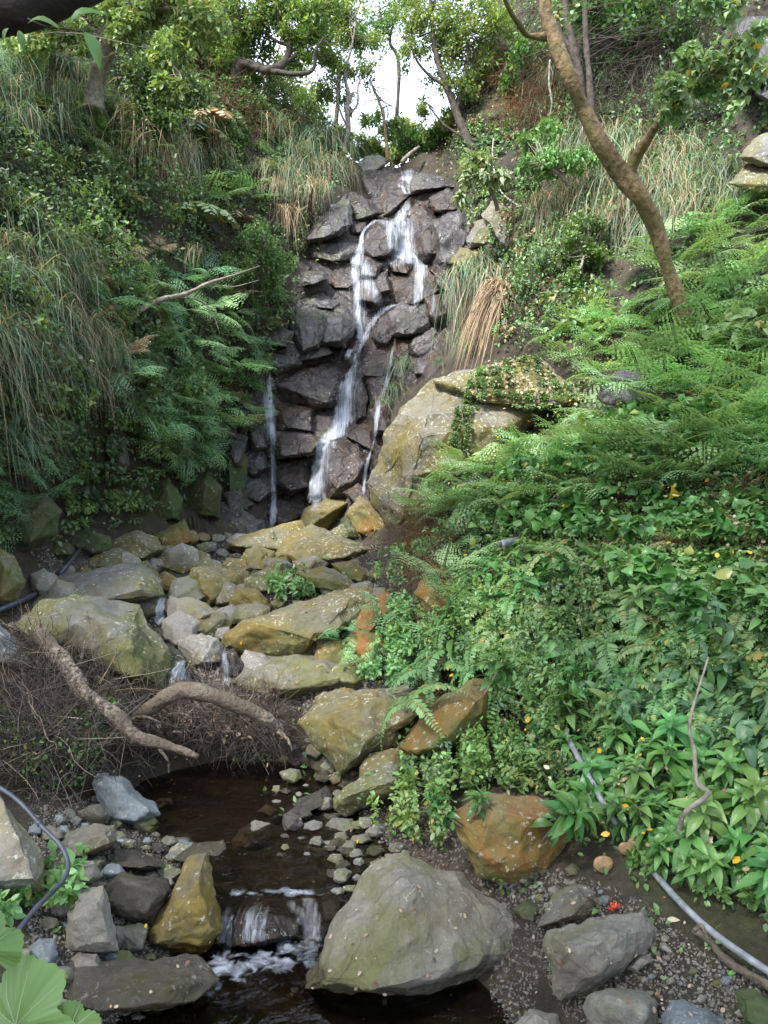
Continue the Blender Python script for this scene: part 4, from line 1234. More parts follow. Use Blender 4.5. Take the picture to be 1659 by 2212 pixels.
def sample(poly, n, spacing=0.0, seed=1, wide=0.0, soil=False):
    """n points of the ground seen inside an outline of the picture, from the photographer's spot or a step aside"""
    r_ = random.Random(seed); res = []; taken = []
    us = [p[0] for p in poly]; vs = [p[1] for p in poly]; tries = 0
    while len(res) < n and tries < n * 40 + 200:
        tries += 1
        u, v = r_.uniform(min(us), max(us)), r_.uniform(min(vs), max(vs))
        if not in_poly(np.array([u]), np.array([v]), poly)[0]: continue
        if spacing and any((u - a_) ** 2 + (v - b_) ** 2 < spacing ** 2 for a_, b_ in taken): continue
        off = None
        if wide and r_.random() < .35: off = Vector((r_.uniform(-wide, wide), 0, r_.uniform(-wide * .3, wide * .6)))
        h_ = cast(u, v, off)
        if h_ is None or (soil and not on_ground(h_[0])): continue
        taken.append((u, v)); res.append((h_[0], h_[1], u, v))
    return res


PROTO = {}


def place(proto, loc, nor, label, cat, group, sc=1.0, mode='up', name=None, yaw=None, sink=.02, upmix=.55):
    me, nm = proto
    o_ = bpy.data.objects.new(name or nm, me)
    COL.objects.link(o_)
    if mode == 'hang':       # +Y of the plant looks out of the slope
        h_ = Vector((nor.x, nor.y, 0)); h_ = h_.normalized() if h_.length > .05 else Vector((0, -1, 0))
        ang = math.atan2(-h_.x, h_.y) + (random.uniform(-.5, .5) if yaw is None else yaw)
        o_.rotation_euler = (random.uniform(-.1, .1), random.uniform(-.12, .12), ang)
    else:
        zz = (nor * (1 - upmix) + Vector((0, 0, upmix))).normalized()
        q_ = zz.to_track_quat('Z', 'Y')
        o_.rotation_mode = 'QUATERNION'
        o_.rotation_quaternion = q_ @ Matrix.Rotation(random.random() * 6.28 if yaw is None else yaw, 3, 'Z').to_quaternion()
    o_.location = loc - nor * sink
    o_.scale = (sc, sc, sc * random.uniform(.9, 1.1))
    tag(o_, label, cat, group)
    if group: REG.append((o_, label, UC + F * loc.x / loc.y, VC - F * (loc.z - CAMZ) / loc.y))
    return o_


def proto_mesh(nm, chunks, mats):
    o_ = build(nm, chunks, mats)
    me = o_.data
    bpy.data.objects.remove(o_)
    return me, nm


FERN_B = [proto_mesh('fern', fern_clump(s_, True, .5), [LM['fern']]) for s_ in (1, 2, 3, 4)]
FERN_D = [proto_mesh('fern', fern_clump(s_, True, .5), [LM['fernd']]) for s_ in (5, 6, 7)]
FERN_S = [proto_mesh('sword_fern', fern_clump(s_, False, .5), [LM['sword']]) for s_ in (8, 9, 10)]
GR_G = [proto_mesh('grass_tuft', grass_clump(s_, 110, 1.0, .12), [LM['grass'], LM['dry']]) for s_ in (1, 2, 3)]
GR_M = [proto_mesh('grass_tuft', grass_clump(s_, 110, 1.0, .55), [LM['grass'], LM['dry']]) for s_ in (4, 5)]
GR_D = [proto_mesh('dry_grass_tuft', grass_clump(s_, 100, .9, .97, g=(1.0, 1.7)), [LM['grass'], LM['dry']]) for s_ in (6, 7)]
GR_H = [proto_mesh('grass_tuft', grass_clump(8, 260, 1.0, .22, .011, 1.6, (1.0, 1.7), (.3, 1.4)), [LM['grass'], LM['dry']])]
GR_HD = [proto_mesh('dry_grass_tuft', grass_clump(9, 240, 1.0, .99, .012, 1.0, (1.3, 2.0), (.2, 1.1)), [LM['grass'], LM['dry']])]


# ------------------------------------------------------------ low leafy cover (uncountable)
def carpet(name, poly, n, size, thick, mats, label, shape=None, seed=1, upw=.5, bump=1.1, wide=.8, hang=.35, spread=1.0, soil=True):
    s_ = sample(poly, n, 0, seed, wide, soil)
    r_ = np.random.default_rng(seed)
    pos = np.array([a_[0][:] for a_ in s_]); nor = np.array([a_[1][:] for a_ in s_]); n = len(pos)
    b_ = np.clip(fbm(pos * bump, 3, 31) * 1.6 + .55, 0.05, 1.3)
    thin = r_.random(n) < np.clip(b_ * 1.7 + .12, 0, 1)
    pos, nor, b_ = pos[thin], nor[thin], b_[thin]; n = len(pos)
    h_ = thick * b_ * r_.random(n) ** .6
    pos = pos + nor * h_[:, None] + np.array([0, 0, 1]) * (h_ * .4)[:, None]
    # gather the leaves on sprigs so that they clump
    cell = np.floor(pos / (size[1] * 4.5)).astype(np.int64)
    hsh = _hash(cell[:, 0], cell[:, 1], cell[:, 2], 3)
    ctr = (cell + .5) * size[1] * 4.5
    pos = pos + (ctr - pos) * .30
    t_ = r_.normal(size=(n, 3))
    y = t_ * spread + nor * .5 + np.array([0, 0, -hang])
    zref = nor * (1 - upw) + np.array([0, 0, upw]) + r_.normal(size=(n, 3)) * .35
    Rm = basis(y, zref)
    sc = r_.uniform(size[0], size[1], n) * (.8 + .5 * hsh)
    mi = (hsh * len(mats)).astype(int) % len(mats)
    alt = r_.random(n) < .35
    mi[alt] = r_.integers(0, len(mats), alt.sum())
    shape = shape or lens(.27, .06, .15)
    ch = []
    for k in range(len(mats)):
        q_ = mi == k
        if q_.any(): ch.append(inst(shape, pos[q_], Rm[q_], sc[q_]) + (k,))
    o_ = build(name, ch, [LM[x] for x in mats])
    return tag(o_, label, 'ground cover', kind='stuff')


LEFTZ = [(-260, -260), (430, -260), (500, 100), (530, 165), (600, 205), (700, 295), (745, 345), (740, 400), (655, 480), (640, 560), (640, 680), (570, 735), (525, 860), (500, 1000), (470, 1090), (300, 1120), (200, 1170), (0, 1180), (-260, 1190)]
RUP = [(985, 300), (1010, 180), (1060, 60), (1150, -150), (1900, -200), (1900, 640), (1500, 720), (1300, 700), (1150, 760), (1060, 760), (1090, 600), (1010, 480), (1000, 400)]
RMID = [(1150, 740), (1300, 690), (1900, 560), (1900, 1200), (1000, 1200), (870, 1170), (900, 1010), (1000, 950), (1260, 890), (1210, 800)]
RLOW = [(850, 1180), (1900, 1150), (1900, 2130), (1480, 1920), (1330, 1860), (1230, 1720), (960, 1790), (860, 1680), (980, 1490), (900, 1400), (780, 1480), (760, 1400), (830, 1230)]
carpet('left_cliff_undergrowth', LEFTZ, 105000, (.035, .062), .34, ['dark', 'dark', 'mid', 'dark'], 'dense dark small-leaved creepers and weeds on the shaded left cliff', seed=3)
carpet('upper_right_undergrowth', RUP, 30000, (.035, .065), .26, ['mid', 'dark', 'light', 'dark'], 'scrubby creepers over brown soil on the upper right cliff', seed=4)
carpet('upper_right_undergrowth', [(985, 300), (1060, 120), (1230, 230), (1240, 640), (1090, 760), (1090, 560), (1010, 470)], 16000, (.035, .06), .18, ['mid', 'light', 'dark', 'dry'], 'loose creepers on the brown slope right of the falls', seed=14)
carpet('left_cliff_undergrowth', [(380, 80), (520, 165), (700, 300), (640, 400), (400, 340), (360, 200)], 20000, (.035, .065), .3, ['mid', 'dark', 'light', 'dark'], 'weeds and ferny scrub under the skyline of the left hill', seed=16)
carpet('right_bank_undergrowth', RMID, 22000, (.022, .04), .10, ['light', 'mid', 'mid'], 'low bright weeds between the ferns of the right bank', seed=5)
carpet('lower_bank_undergrowth', RLOW, 60000, (.020, .038), .15, ['mid', 'dark', 'light', 'mid'], 'small-leaved weeds covering the lower right bank', seed=6)
carpet('broad_leaf_vine', [(1080, 1020), (1400, 960), (1900, 900), (1900, 1450), (1500, 1420), (1300, 1280), (1150, 1330), (1000, 1180)], 4400, (.045, .085), .20, ['shrub', 'mid', 'shrub'], 'heart-leaved vine sprawling over the right bank', shape=HEART, seed=7, upw=.7, wide=.3)
carpet('broad_leaf_vine', [(1180, 660), (1480, 640), (1900, 700), (1900, 830), (1500, 820), (1350, 760), (1200, 720)], 1100, (.06, .11), .22, ['light', 'fern'], 'light green lobed vine around the foot of the leaning tree', shape=HEART, seed=8, upw=.7, wide=.3)
carpet('broad_leaf_vine', [(1180, 1480), (1900, 1420), (1900, 2050), (1480, 1900), (1260, 1760)], 3000, (.04, .085), .2, ['shrub', 'mid', 'dark'], 'narrow dark leaves filling the gaps between the glossy shrubs', shape=ELL, seed=17, upw=.6, wide=.3)
carpet('streamside_weeds', [(800, 1640), (960, 1560), (1240, 1720), (1180, 1760), (980, 1740), (960, 1850), (820, 1800)], 2400, (.02, .04), .1, ['light', 'mid'], 'fresh low weeds behind the giant boulder', seed=9, wide=0)
carpet('streamside_weeds', [(560, 1240), (660, 1230), (740, 1260), (700, 1300), (600, 1310)], 1500, (.03, .055), .12, ['light', 'fern'], 'light green weeds between the streambed boulders', seed=10, wide=0)
carpet('streamside_weeds', [(690, 1330), (900, 1300), (960, 1480), (840, 1500), (740, 1480), (760, 1400)], 3600, (.025, .045), .12, ['light', 'fern', 'mid'], 'weeds along the foot of the right bank by the smooth slab', seed=11, wide=0)
carpet('boulder_vine', [(1030, 800), (1150, 768), (1255, 862), (1150, 882), (1050, 850), (1020, 900), (1010, 990), (970, 960), (1000, 850)], 15000, (.018, .032), .03, ['mid', 'dark', 'light'], 'tiny-leaved vine creeping over the top of the lichen boulder', seed=12, wide=0, bump=3, soil=False)
carpet('driftwood_weeds', [(60, 1480), (200, 1490), (230, 1650), (180, 1740), (20, 1740), (-60, 1600)], 1900, (.016, .032), .22, ['mid', 'shrub'], 'green sprigs growing out of the driftwood pile', seed=13, wide=0)
carpet('driftwood_weeds', [(490, 1640), (580, 1600), (590, 1660), (520, 1700)], 500, (.018, .03), .12, ['mid', 'shrub'], 'small sprigs hanging at the pool end of the driftwood', seed=14, wide=0)
carpet('left_foreground_weeds', [(-200, 1830), (60, 1850), (150, 1930), (140, 2040), (60, 2010), (-200, 2010)], 1300, (.03, .055), .12, ['mid', 'light'], 'soft leaves at the lower left edge in front of the pale block', seed=15, wide=0)

# ------------------------------------------------------------ counted plants
def scatter(protos, poly, n, spacing, label, cat, group, sc=(.8, 1.2), seed=1, mode='up', sink=.02, wide=0.0, upmix=.55):
    random.seed(seed)
    for k, (loc, nor, u, v) in enumerate(sample(poly, n, spacing, seed, wide)):
        place(protos[k % len(protos)], loc, nor, label, cat, group, random.uniform(*sc), mode, sink=sink, upmix=upmix)


scatter(FERN_B, [(1190, 730), (1280, 690), (1480, 720), (1700, 740), (1750, 930), (1500, 1000), (1300, 990), (1330, 890), (1270, 800)], 66, 40, 'bright green slope fern', 'fern', 'ferns of the sunlit right slope', (.85, 1.35), 21, upmix=.85, sink=-.05)
scatter(FERN_B, [(960, 1050), (1040, 990), (1290, 950), (1700, 930), (1720, 1030), (1300, 1080), (1050, 1130), (900, 1110)], 78, 34, 'bright lacy fern', 'fern', 'ferns of the right bank crest', (.7, 1.15), 22, upmix=.85, sink=-.05)
scatter(FERN_B, [(1380, 560), (1560, 480), (1720, 380), (1760, 690), (1560, 690), (1400, 660)], 38, 48, 'tall pale fern', 'fern', 'ferns right of the leaning tree', (1.0, 1.6), 23, upmix=.8, sink=-.05)
scatter(FERN_B, [(940, 1100), (1010, 1090), (1060, 1250), (1010, 1400), (940, 1330), (960, 1200)], 12, 45, 'feathery hanging fern', 'fern', 'ferns by the hanging roots', (.7, 1.0), 24, sink=-.03)
scatter(FERN_D[:2] + FERN_B[:1] + FERN_D[2:] + FERN_B[1:2], [(190, 620), (420, 590), (600, 640), (540, 760), (510, 900), (420, 980), (280, 960), (240, 800)], 54, 44, 'mid green cliff fern', 'fern', 'ferns of the left cliff', (.9, 1.5), 25, sink=-.08)
scatter(FERN_B, [(250, 840), (420, 820), (470, 930), (370, 990), (260, 940)], 14, 48, 'lighter cliff fern', 'fern', 'light ferns low on the left cliff', (1.0, 1.4), 26, sink=-.1)
scatter(FERN_B, [(150, 250), (260, 240), (330, 330), (220, 370), (160, 320)], 9, 42, 'high yellow-green fern', 'fern', 'ferns high on the left', (1.1, 1.6), 27)
scatter(FERN_B, [(400, 400), (560, 330), (640, 350), (560, 420), (440, 470)], 14, 42, 'green ledge fern', 'fern', 'ferns left of the lip', (1.2, 1.7), 28)
scatter(FERN_D, [(-60, 940), (90, 950), (130, 1080), (0, 1180), (-60, 1120)], 9, 50, 'dark left-edge fern', 'fern', 'ferns at the left edge', (.8, 1.1), 29)
scatter(FERN_B, [(700, 1340), (760, 1330), (780, 1410), (710, 1400)], 4, 28, 'small streambed fern', 'fern', 'ferns in the streambed rocks', (.4, .55), 30)
scatter(FERN_D, [(820, 1300), (930, 1350), (930, 1470), (840, 1450)], 9, 36, 'shaded dark fern', 'fern', 'ferns at the foot of the right bank', (.5, .8), 31)
scatter(FERN_S, [(1050, 1250), (1300, 1230), (1700, 1330), (1720, 1620), (1250, 1520), (1010, 1480), (920, 1560), (980, 1400)], 64, 50, 'light sword fern', 'sword fern', 'sword ferns of the lower right bank', (.5, .85), 32, upmix=.35, sink=-.14)
scatter(FERN_S, [(1450, 1450), (1720, 1450), (1720, 1650), (1550, 1640)], 14, 50, 'yellowing sword fern', 'sword fern', 'yellowing sword ferns at the right edge', (.5, .75), 33, upmix=.35, sink=-.14)


def tufts(protos, pts, label, group, sc, seed, cat='grass tuft', each=None):
    random.seed(seed)
    for k, p in enumerate(pts):
        h_ = cast(p[0], p[1])
        if h_ is None: continue
        s_ = p[2] if len(p) > 2 else random.uniform(*sc)
        place(protos[k % len(protos)], h_[0], h_[1], (each[k] if each else label), cat, group if not each else None, s_, 'hang', sink=-.06)


def spread_pts(poly, n, sp, seed):
    return [(a_[2], a_[3]) for a_ in sample(poly, n, sp, seed)]


tufts(GR_G, spread_pts([(-60, 480), (150, 500), (190, 640), (170, 790), (-60, 800)], 24, 38, 41), 'long blue-green grass', 'grass curtain at the left edge', (.7, 1.0), 41)
tufts(GR_M, spread_pts([(-60, 700), (210, 720), (200, 830), (-60, 850)], 13, 42, 42), 'brown-tipped grass', 'brown-tipped grass at the left edge', (.7, .95), 42)
tufts(GR_G, spread_pts([(-60, 130), (170, 140), (200, 250), (90, 300), (-60, 280)], 13, 45, 43), 'pale grass tuft', 'grass high on the left', (.7, 1.1), 43)
tufts(GR_D, spread_pts([(250, 260), (330, 270), (400, 310), (380, 370), (290, 340)], 9, 36, 44), 'straw-coloured dead grass', 'dead grass of the upper left', (1.0, 1.4), 44, 'dry grass tuft')
tufts(GR_M, spread_pts([(330, 270), (480, 290), (450, 370), (350, 360)], 8, 42, 45), 'mixed green and straw grass', 'mixed grass of the upper left', (1.0, 1.4), 45)
tufts(GR_G, spread_pts([(590, 290), (740, 310), (730, 390), (600, 400)], 11, 34, 46), 'upright green grass', 'grass left of the lip', (.9, 1.4), 46)
tufts(GR_M, spread_pts([(560, 370), (740, 380), (700, 430), (590, 420)], 8, 34, 47), 'drooping rim grass', 'grass over the left rim', (.8, 1.1), 47)
tufts(GR_D, [(620, 465, 1.0), (742, 372, .7), (640, 350, .6)], None, None, (1, 1), 48, 'dry grass tuft', ['dead grass tuft hanging left of the horizontal ledge', 'dead grass hanging right at the left corner of the lip', 'small dead tuft among green grass left of the lip'])
tufts(GR_M, [(560, 590, .9), (520, 610, .8), (420, 560, .7), (300, 660, .6)], None, None, (1, 1), 49, 'grass tuft', ['thin grass tuft hanging right of the dead branch', 'thin grass tuft above the dead branch end', 'faded tuft under the broad-leaved plant', 'small tuft left of the dead branch butt'])
tufts(GR_G[:1] + GR_M + GR_G[1:], spread_pts([(1240, 300), (1480, 330), (1500, 480), (1400, 520), (1220, 420)], 30, 36, 50), 'long straw and green grass', 'grass behind the leaning tree', (.9, 1.35), 50)
tufts(GR_D, spread_pts([(1380, 330), (1480, 380), (1500, 470), (1380, 500), (1280, 400)], 7, 36, 51), 'dead straw grass', 'dead grass behind the leaning tree', (.9, 1.3), 51, 'dry grass tuft')
tufts(GR_G, spread_pts([(1480, 340), (1600, 380), (1600, 450), (1500, 430)], 7, 38, 52), 'dense green grass tuft', 'grass right of the leaning tree', (.8, 1.1), 52)
tufts(GR_M, [(1180, 470, 1.3), (1210, 480, 1.2), (1260, 470, 1.0), (1330, 480, 1.2), (1300, 500, 1.1), (1240, 520, .8)], None, None, (1, 1), 53, 'grass tuft',
      ['pale tuft hanging below the end of the white hose', 'pale tuft just right of the white hose end', 'slim straw tuft above the creeper', 'grey-green tuft left of the leaning trunk', 'pale tuft between creeper and leaning trunk', 'short straw tuft in the creeper'])
tufts(GR_H, [(1035, 575, 1.15), (1000, 600, .95), (1065, 600, .9)], None, None, (1, 1), 54, 'grass tuft',
      ['great drooping green grass tuft right of the falls, the tallest of three', 'left part of the drooping grass right of the falls, overhanging wet rock', 'drooping grass right of the falls next to the dead straw'])
tufts(GR_HD, [(1095, 640, .95), (1080, 620, .8)], None, None, (1, 1), 55, 'dry grass tuft', ['bundle of dead straw grass hanging right of the great green tuft', 'thinner bundle of straw against the great green tuft'])
tufts(GR_G, [(985, 740, .6), (1010, 760, .5), (960, 790, .4)], None, None, (1, 1), 56, 'grass tuft', ['green grass tuft behind the top of the lichen boulder', 'short grass tuft on the crest of the lichen boulder', 'low grass at the left shoulder of the lichen boulder'])
tufts(GR_G, [(868, 800, .75), (858, 850, .6), (840, 880, .6), (745, 1150, .3), (760, 1130, .25)], None, None, (1, 1), 57, 'grass tuft',
      ['long arching grass blades at the left edge of the lichen boulder', 'second arching tuft hanging over the lichen boulder edge', 'lowest hanging tuft left of the lichen boulder', 'small grass sprout on the stones below the falls', 'tiny grass sprout beside the orange rock'])
tufts(GR_G, spread_pts([(1130, 140), (1350, 150), (1330, 260), (1150, 250)], 8, 50, 58), 'sparse slope grass tuft', 'grass on the dark brown slope', (.7, 1.0), 58)
tufts(GR_G, [(0, 960, .8), (30, 930, .7)], None, None, (1, 1), 59, 'grass tuft', ['blue-green grass at the left edge above the ferns', 'second blue-green tuft above the left edge ferns'])

FERN_X = [proto_mesh('dead_fern', fern_clump(s_, True, .42), [LM['dry']]) for s_ in (12, 13)]
scatter(FERN_X, [(1000, 1000), (1450, 740), (1700, 760), (1700, 1500), (1250, 1500), (1000, 1450), (930, 1150)], 26, 60, 'withered brown fern', 'fern', 'withered ferns of the right bank', (.35, .75), 35, upmix=.6, sink=-.03)
scatter(FERN_X, [(150, 300), (560, 330), (600, 640), (480, 950), (250, 900), (150, 600)], 14, 60, 'withered cliff fern', 'fern', 'withered ferns of the left cliff', (.6, 1.1), 36, upmix=.6, sink=-.05)

# broad-leaved shrubs with leaves in whorls
def make_whorl(sd):
    r_ = random.Random(sd)
    root = empty('shrub', (0, 0, 0))
    h_ = r_.uniform(.16, .26)
    st = np.array([(0, 0, -.04), (r_.uniform(-.02, .02), 0, h_ * .5), (r_.uniform(-.03, .03), r_.uniform(-.03, .03), h_)])
    st = spline(st, 8)
    build('stem', tube(st, np.linspace(.005, .003, 8), 5), [LM['shrub'] if 0 else BARKG], root)
    pos, ys, sc = [], [], []
    for tier, (zf, k, l_, el) in enumerate(((1.0, 5, .085, .75), (.93, 6, .125, .30), (.78, 6, .135, -.05), (.55, 4, .12, -.3))):
        for j_ in range(k):
            az = j_ * 6.283 / k + tier * .6 + r_.uniform(-.2, .2); e_ = el + r_.uniform(-.15, .15)
            pos.append(st[min(7, int(zf * 7))]); ys.append((math.cos(az) * math.cos(e_), math.sin(az) * math.cos(e_), math.sin(e_))); sc.append(l_ * r_.uniform(.5, 1.0))
    ys = np.array(ys)
    Rm = basis(ys, np.tile([0.01, 0.02, 1.0], (len(ys), 1)))
    build('leaves', [inst(ELL, np.array(pos), Rm, np.array(sc) * 1.0) + (0,)], [LM['shrub']], root)
    return root


whorls = [make_whorl(s_) for s_ in (1, 2, 3, 4, 5, 6, 7)]
used = set()


def put_whorls(poly, n, sp, label, group, sc, seed, out=.06):
    random.seed(seed)
    for k, (loc, nor, u, v) in enumerate(sample(poly, n, sp, seed)):
        j_ = k % 7
        r_ = whorls[j_]
        o_ = r_ if j_ not in used else copy_tree(r_)
        used.add(j_)
        zz = (nor * .55 + Vector((0, 0, .5)) + Vector((random.uniform(-.4, .4), random.uniform(-.4, .4), 0))).normalized()
        o_.rotation_mode = 'QUATERNION'
        o_.rotation_quaternion = zz.to_track_quat('Z', 'Y') @ Matrix.Rotation(random.random() * 6.28, 3, 'Z').to_quaternion()
        o_.location = loc; s_ = random.uniform(*sc); o_.scale = (s_, s_, s_)
        tag(o_, label, 'shrub', group); REG.append((o_, label, u, v))


put_whorls([(1180, 1560), (1400, 1480), (1700, 1480), (1720, 1700), (1450, 1720), (1250, 1700)], 60, 42, 'glossy whorl-leaved shrub', 'glossy shrubs of the lower right bank', (.5, 1.1), 61)
put_whorls([(1230, 1720), (1450, 1700), (1720, 1720), (1720, 1990), (1520, 1920), (1400, 1900), (1330, 1820)], 64, 40, 'low glossy whorl-leaved shrub', 'glossy shrubs around the grey pipe', (.5, 1.05), 62)
put_whorls([(1000, 1330), (1180, 1240), (1210, 1330), (1100, 1420), (1010, 1420)], 6, 50, 'tall whorl-leaved shrub', 'tall shrubs of the mid right bank', (1.0, 1.3), 63)
put_whorls([(1000, 1440), (1060, 1430), (1100, 1520), (1020, 1540)], 3, 50, 'small whorl-leaved shrub', 'shrubs above the ochre boulder', (.9, 1.2), 64)
put_whorls([(1150, 1770), (1220, 1740), (1220, 1850), (1170, 1860)], 4, 40, 'squat whorl-leaved shrub', 'shrubs beside the orange block', (.8, 1.0), 65)
put_whorls([(930, 1740), (1000, 1740), (1050, 1780), (960, 1800)], 3, 34, 'light leafy sprig', 'sprigs in front of the orange block', (.5, .7), 66)
put_whorls([(1300, 1330), (1659, 1300), (1659, 1450), (1400, 1450)], 10, 62, 'whorl-leaved shrub among vines', 'shrubs among the vines', (.8, 1.1), 67)
# ------------------------------------------------------------ trees
def limb_pts(pts, n=20):
    s = spline(np.array(pts, float), n)
    path = np.array([P(a_, b_, c_)[:] for a_, b_, c_, r_ in s])
    return path, s[:, 3]


def tree(name, label, trunk, limbs, clusters, lmat, lsize, bark, cat='tree', seed=1, group=None, lshape=None, twigs=5, n=26, alt=None, droop=.3, rough=.3, mult=1.0):
    r_ = np.random.default_rng(seed)
    path, rad = limb_pts(trunk, n)
    root = empty(name, path[0])
    tag(root, label, cat, group)
    base = np.array(path[0])
    build('trunk', tube(path - base, rad, 10, rough=rough, seed=seed), [bark], root)
    nodes = [path[len(path) // 2:]]
    for lb in limbs:
        lp, lr = limb_pts(lb, 16)
        build('limb', tube(lp - base, lr, 7, rough=rough, seed=seed + 1), [bark], root)
        nodes.append(lp[4:])
    nodes = np.concatenate(nodes)
    if not clusters: return root
    ch = []; pos = []; tw = []
    for (u, v, Y, rr, cnt) in clusters:
        cnt = int(cnt * mult)
        if Y > 12 and v > -50: cnt = int(cnt * 1.05)
        c_ = np.array(P(u, v, Y)[:]); rw = rr / F * Y
        k = max(3, cnt // 55)
        sub = r_.normal(size=(k, 3)); sub /= np.linalg.norm(sub, axis=1)[:, None]
        sub = c_ + sub * (rw * r_.random(k) ** .45)[:, None] * np.array([1, 1, .75])
        w_ = r_.integers(0, k, cnt)
        pos.append(sub[w_] + r_.normal(size=(cnt, 3)) * rw * .17)
        for q_ in range(min(k, twigs + k // 3)):
            d_ = np.linalg.norm(nodes - sub[q_], axis=1); a_ = nodes[(d_ * r_.uniform(.7, 1.6, len(d_))).argmin()]
            mid_ = (a_ + sub[q_]) / 2 + r_.normal(size=3) * .12 * np.linalg.norm(a_ - sub[q_])
            tp = spline(np.array([a_, mid_, sub[q_]]), 8)
            tw += tube(tp - base, np.linspace(.010, .003, 8) * (Y / 13), 4, cap=False)
    if tw: build('twigs', join(tw), [bark], root)
    pos = np.concatenate(pos); m_ = len(pos)
    y = r_.normal(size=(m_, 3)) + np.array([0, 0, -droop])
    zref = np.array([0, 0, 1.0]) + r_.normal(size=(m_, 3)) * .5
    Rm = basis(y, zref); sc = r_.uniform(lsize * .65, lsize * 1.25, m_)
    mats = [LM[lmat]] + ([LM[alt]] if alt else [])
    sel = r_.random(m_) < (.3 if alt else -1)
    ch = [inst(lshape or lens(.25, .05, .15), pos[~sel] - base, Rm[~sel], sc[~sel]) + (0,)]
    if alt: ch.append(inst(lshape or lens(.25, .05, .15), pos[sel] - base, Rm[sel], sc[sel]) + (1,))
    build('crown', ch, mats, root)
    return root


# the leaning tree, right of the photo
hb = depth(1490, 735)
tree('leaning_tree', 'tall leaning mossy tree with a fork, growing from the right slope across the upper right',
     [(1495, 765, hb, .13), (1485, 715, hb, .095), (1465, 650, hb - .1, .078), (1440, 570, hb - .2, .068), (1412, 478, hb - .3, .07), (1385, 425, hb - .4, .078), (1345, 378, hb - .4, .084), (1300, 312, hb - .5, .072), (1262, 240, hb - .5, .068), (1236, 182, hb - .6, .068), (1205, 110, hb - .6, .062), (1184, 50, hb - .6, .066), (1178, 0, hb - .6, .056), (1190, -120, hb - .6, .05)],
     [[(1352, 395, hb - .4, .065), (1372, 345, hb - .45, .048), (1400, 300, hb - .6, .042), (1438, 242, hb - .8, .034), (1475, 200, hb - 1.0, .02), (1540, 160, hb - 1.2, .012)],
      [(1180, 78, hb - .6, .04), (1140, 76, hb - .6, .024), (1120, 50, hb - .7, .022), (1100, 20, hb - .8, .02), (1080, -30, hb - .9, .018)]],
     [(1470, 190, hb - 1, 55, 260), (1540, 140, hb - 1.1, 60, 300), (1610, 150, hb - 1.2, 60, 260), (1560, 220, hb - 1.1, 50, 200), (1450, 240, hb - .9, 36, 110), (1620, 90, hb - 1.3, 50, 160), (1540, 10, hb - 1.2, 50, 160), (1620, 10, hb - 1.2, 50, 180), (1500, 110, hb - 1.1, 40, 130), (1300, -60, hb, 120, 700)],
     'pale', .062, BARK, seed=3, lshape=HEART, twigs=6, n=44, alt='litter' if 0 else 'light', mult=1.25)
# tree behind the top of the left cliff
tree('slanting_tree', 'slanting pale-barked tree at the upper left, its leaves hanging over the cliff',
     [(204, 240, 9.2, .12), (208, 190, 9.2, .105), (222, 130, 9.1, .1), (240, 60, 9.0, .09), (262, -40, 8.9, .085)],
     [[(236, 70, 9, .05), (290, 90, 8.8, .03), (350, 120, 8.5, .02), (390, 160, 8.4, .012)], [(245, 50, 9, .04), (330, 20, 8.8, .03), (400, 20, 8.7, .02)]],
     [(300, 60, 8.7, 60, 900), (360, 120, 8.5, 50, 700), (375, 180, 8.3, 36, 400), (240, 20, 8.8, 70, 900), (420, 40, 8.8, 70, 1200), (330, 10, 8.8, 60, 900), (350, -60, 8.8, 120, 1500), (90, 20, 8.6, 70, 800), (150, 70, 8.6, 50, 500), (60, 90, 8.4, 50, 500)],
     'light', .075, BARKG, seed=5, alt='mid')
# crooked dark tree over the skyline
tree('crooked_tree', 'dark crooked-limbed tree arching over the skyline left of the white sky',
     [(500, 300, 12.6, .12), (505, 220, 12.6, .1), (512, 160, 12.5, .09), (530, 136, 12.4, .075), (575, 152, 12.3, .065), (612, 138, 12.3, .06), (625, 95, 12.3, .055), (600, 50, 12.3, .05), (590, -20, 12.3, .04)],
     [[(575, 152, 12.3, .05), (640, 160, 12.2, .04), (676, 150, 12.2, .035), (682, 110, 12.1, .025), (700, 80, 12.1, .015)], [(612, 138, 12.3, .04), (650, 110, 12.3, .03), (670, 60, 12.3, .025), (690, 10, 12.3, .02)], [(625, 95, 12.3, .035), (600, 90, 12.3, .025), (560, 60, 12.3, .02), (530, 20, 12.3, .015)]],
     [(500, 40, 12.6, 75, 2400), (560, 70, 12.5, 60, 1800), (600, 20, 12.4, 60, 1700), (650, 60, 12.3, 55, 1500), (690, 20, 12.3, 55, 1300), (460, 100, 12.4, 60, 1500), (700, 110, 12.6, 45, 900), (640, 130, 12.4, 30, 400), (560, 170, 13.2, 40, 700), (580, -60, 12.4, 110, 2600)],
     'tree', .066, BARKD, seed=7, alt='mid', twigs=9)
tree('slender_tree', 'slender bent tree standing on the rim left of the falls against the sky',
     [(737, 365, 13.0, .05), (742, 330, 13.0, .045), (752, 280, 13.0, .045), (750, 240, 13.0, .04), (752, 200, 13.0, .035), (745, 160, 13.0, .025), (760, 100, 13.0, .018), (770, 40, 13.0, .012)],
     [[(750, 250, 13, .02), (772, 225, 13, .018), (775, 180, 13, .012), (800, 150, 13, .008)], [(751, 275, 13, .02), (735, 240, 13, .015), (728, 190, 13, .01), (735, 130, 13, .008)], [(751, 230, 13, .02), (764, 200, 13, .015)]],
     [(745, 60, 13.2, 50, 850), (800, 90, 13.2, 45, 550), (720, 150, 13.2, 38, 550), (790, 150, 13.2, 40, 450), (735, 220, 13.2, 30, 300), (775, 250, 13.4, 25, 180), (760, 10, 13.2, 50, 800), (700, 200, 13.4, 30, 400)],
     'tree', .06, BARKG, seed=9, alt='light')
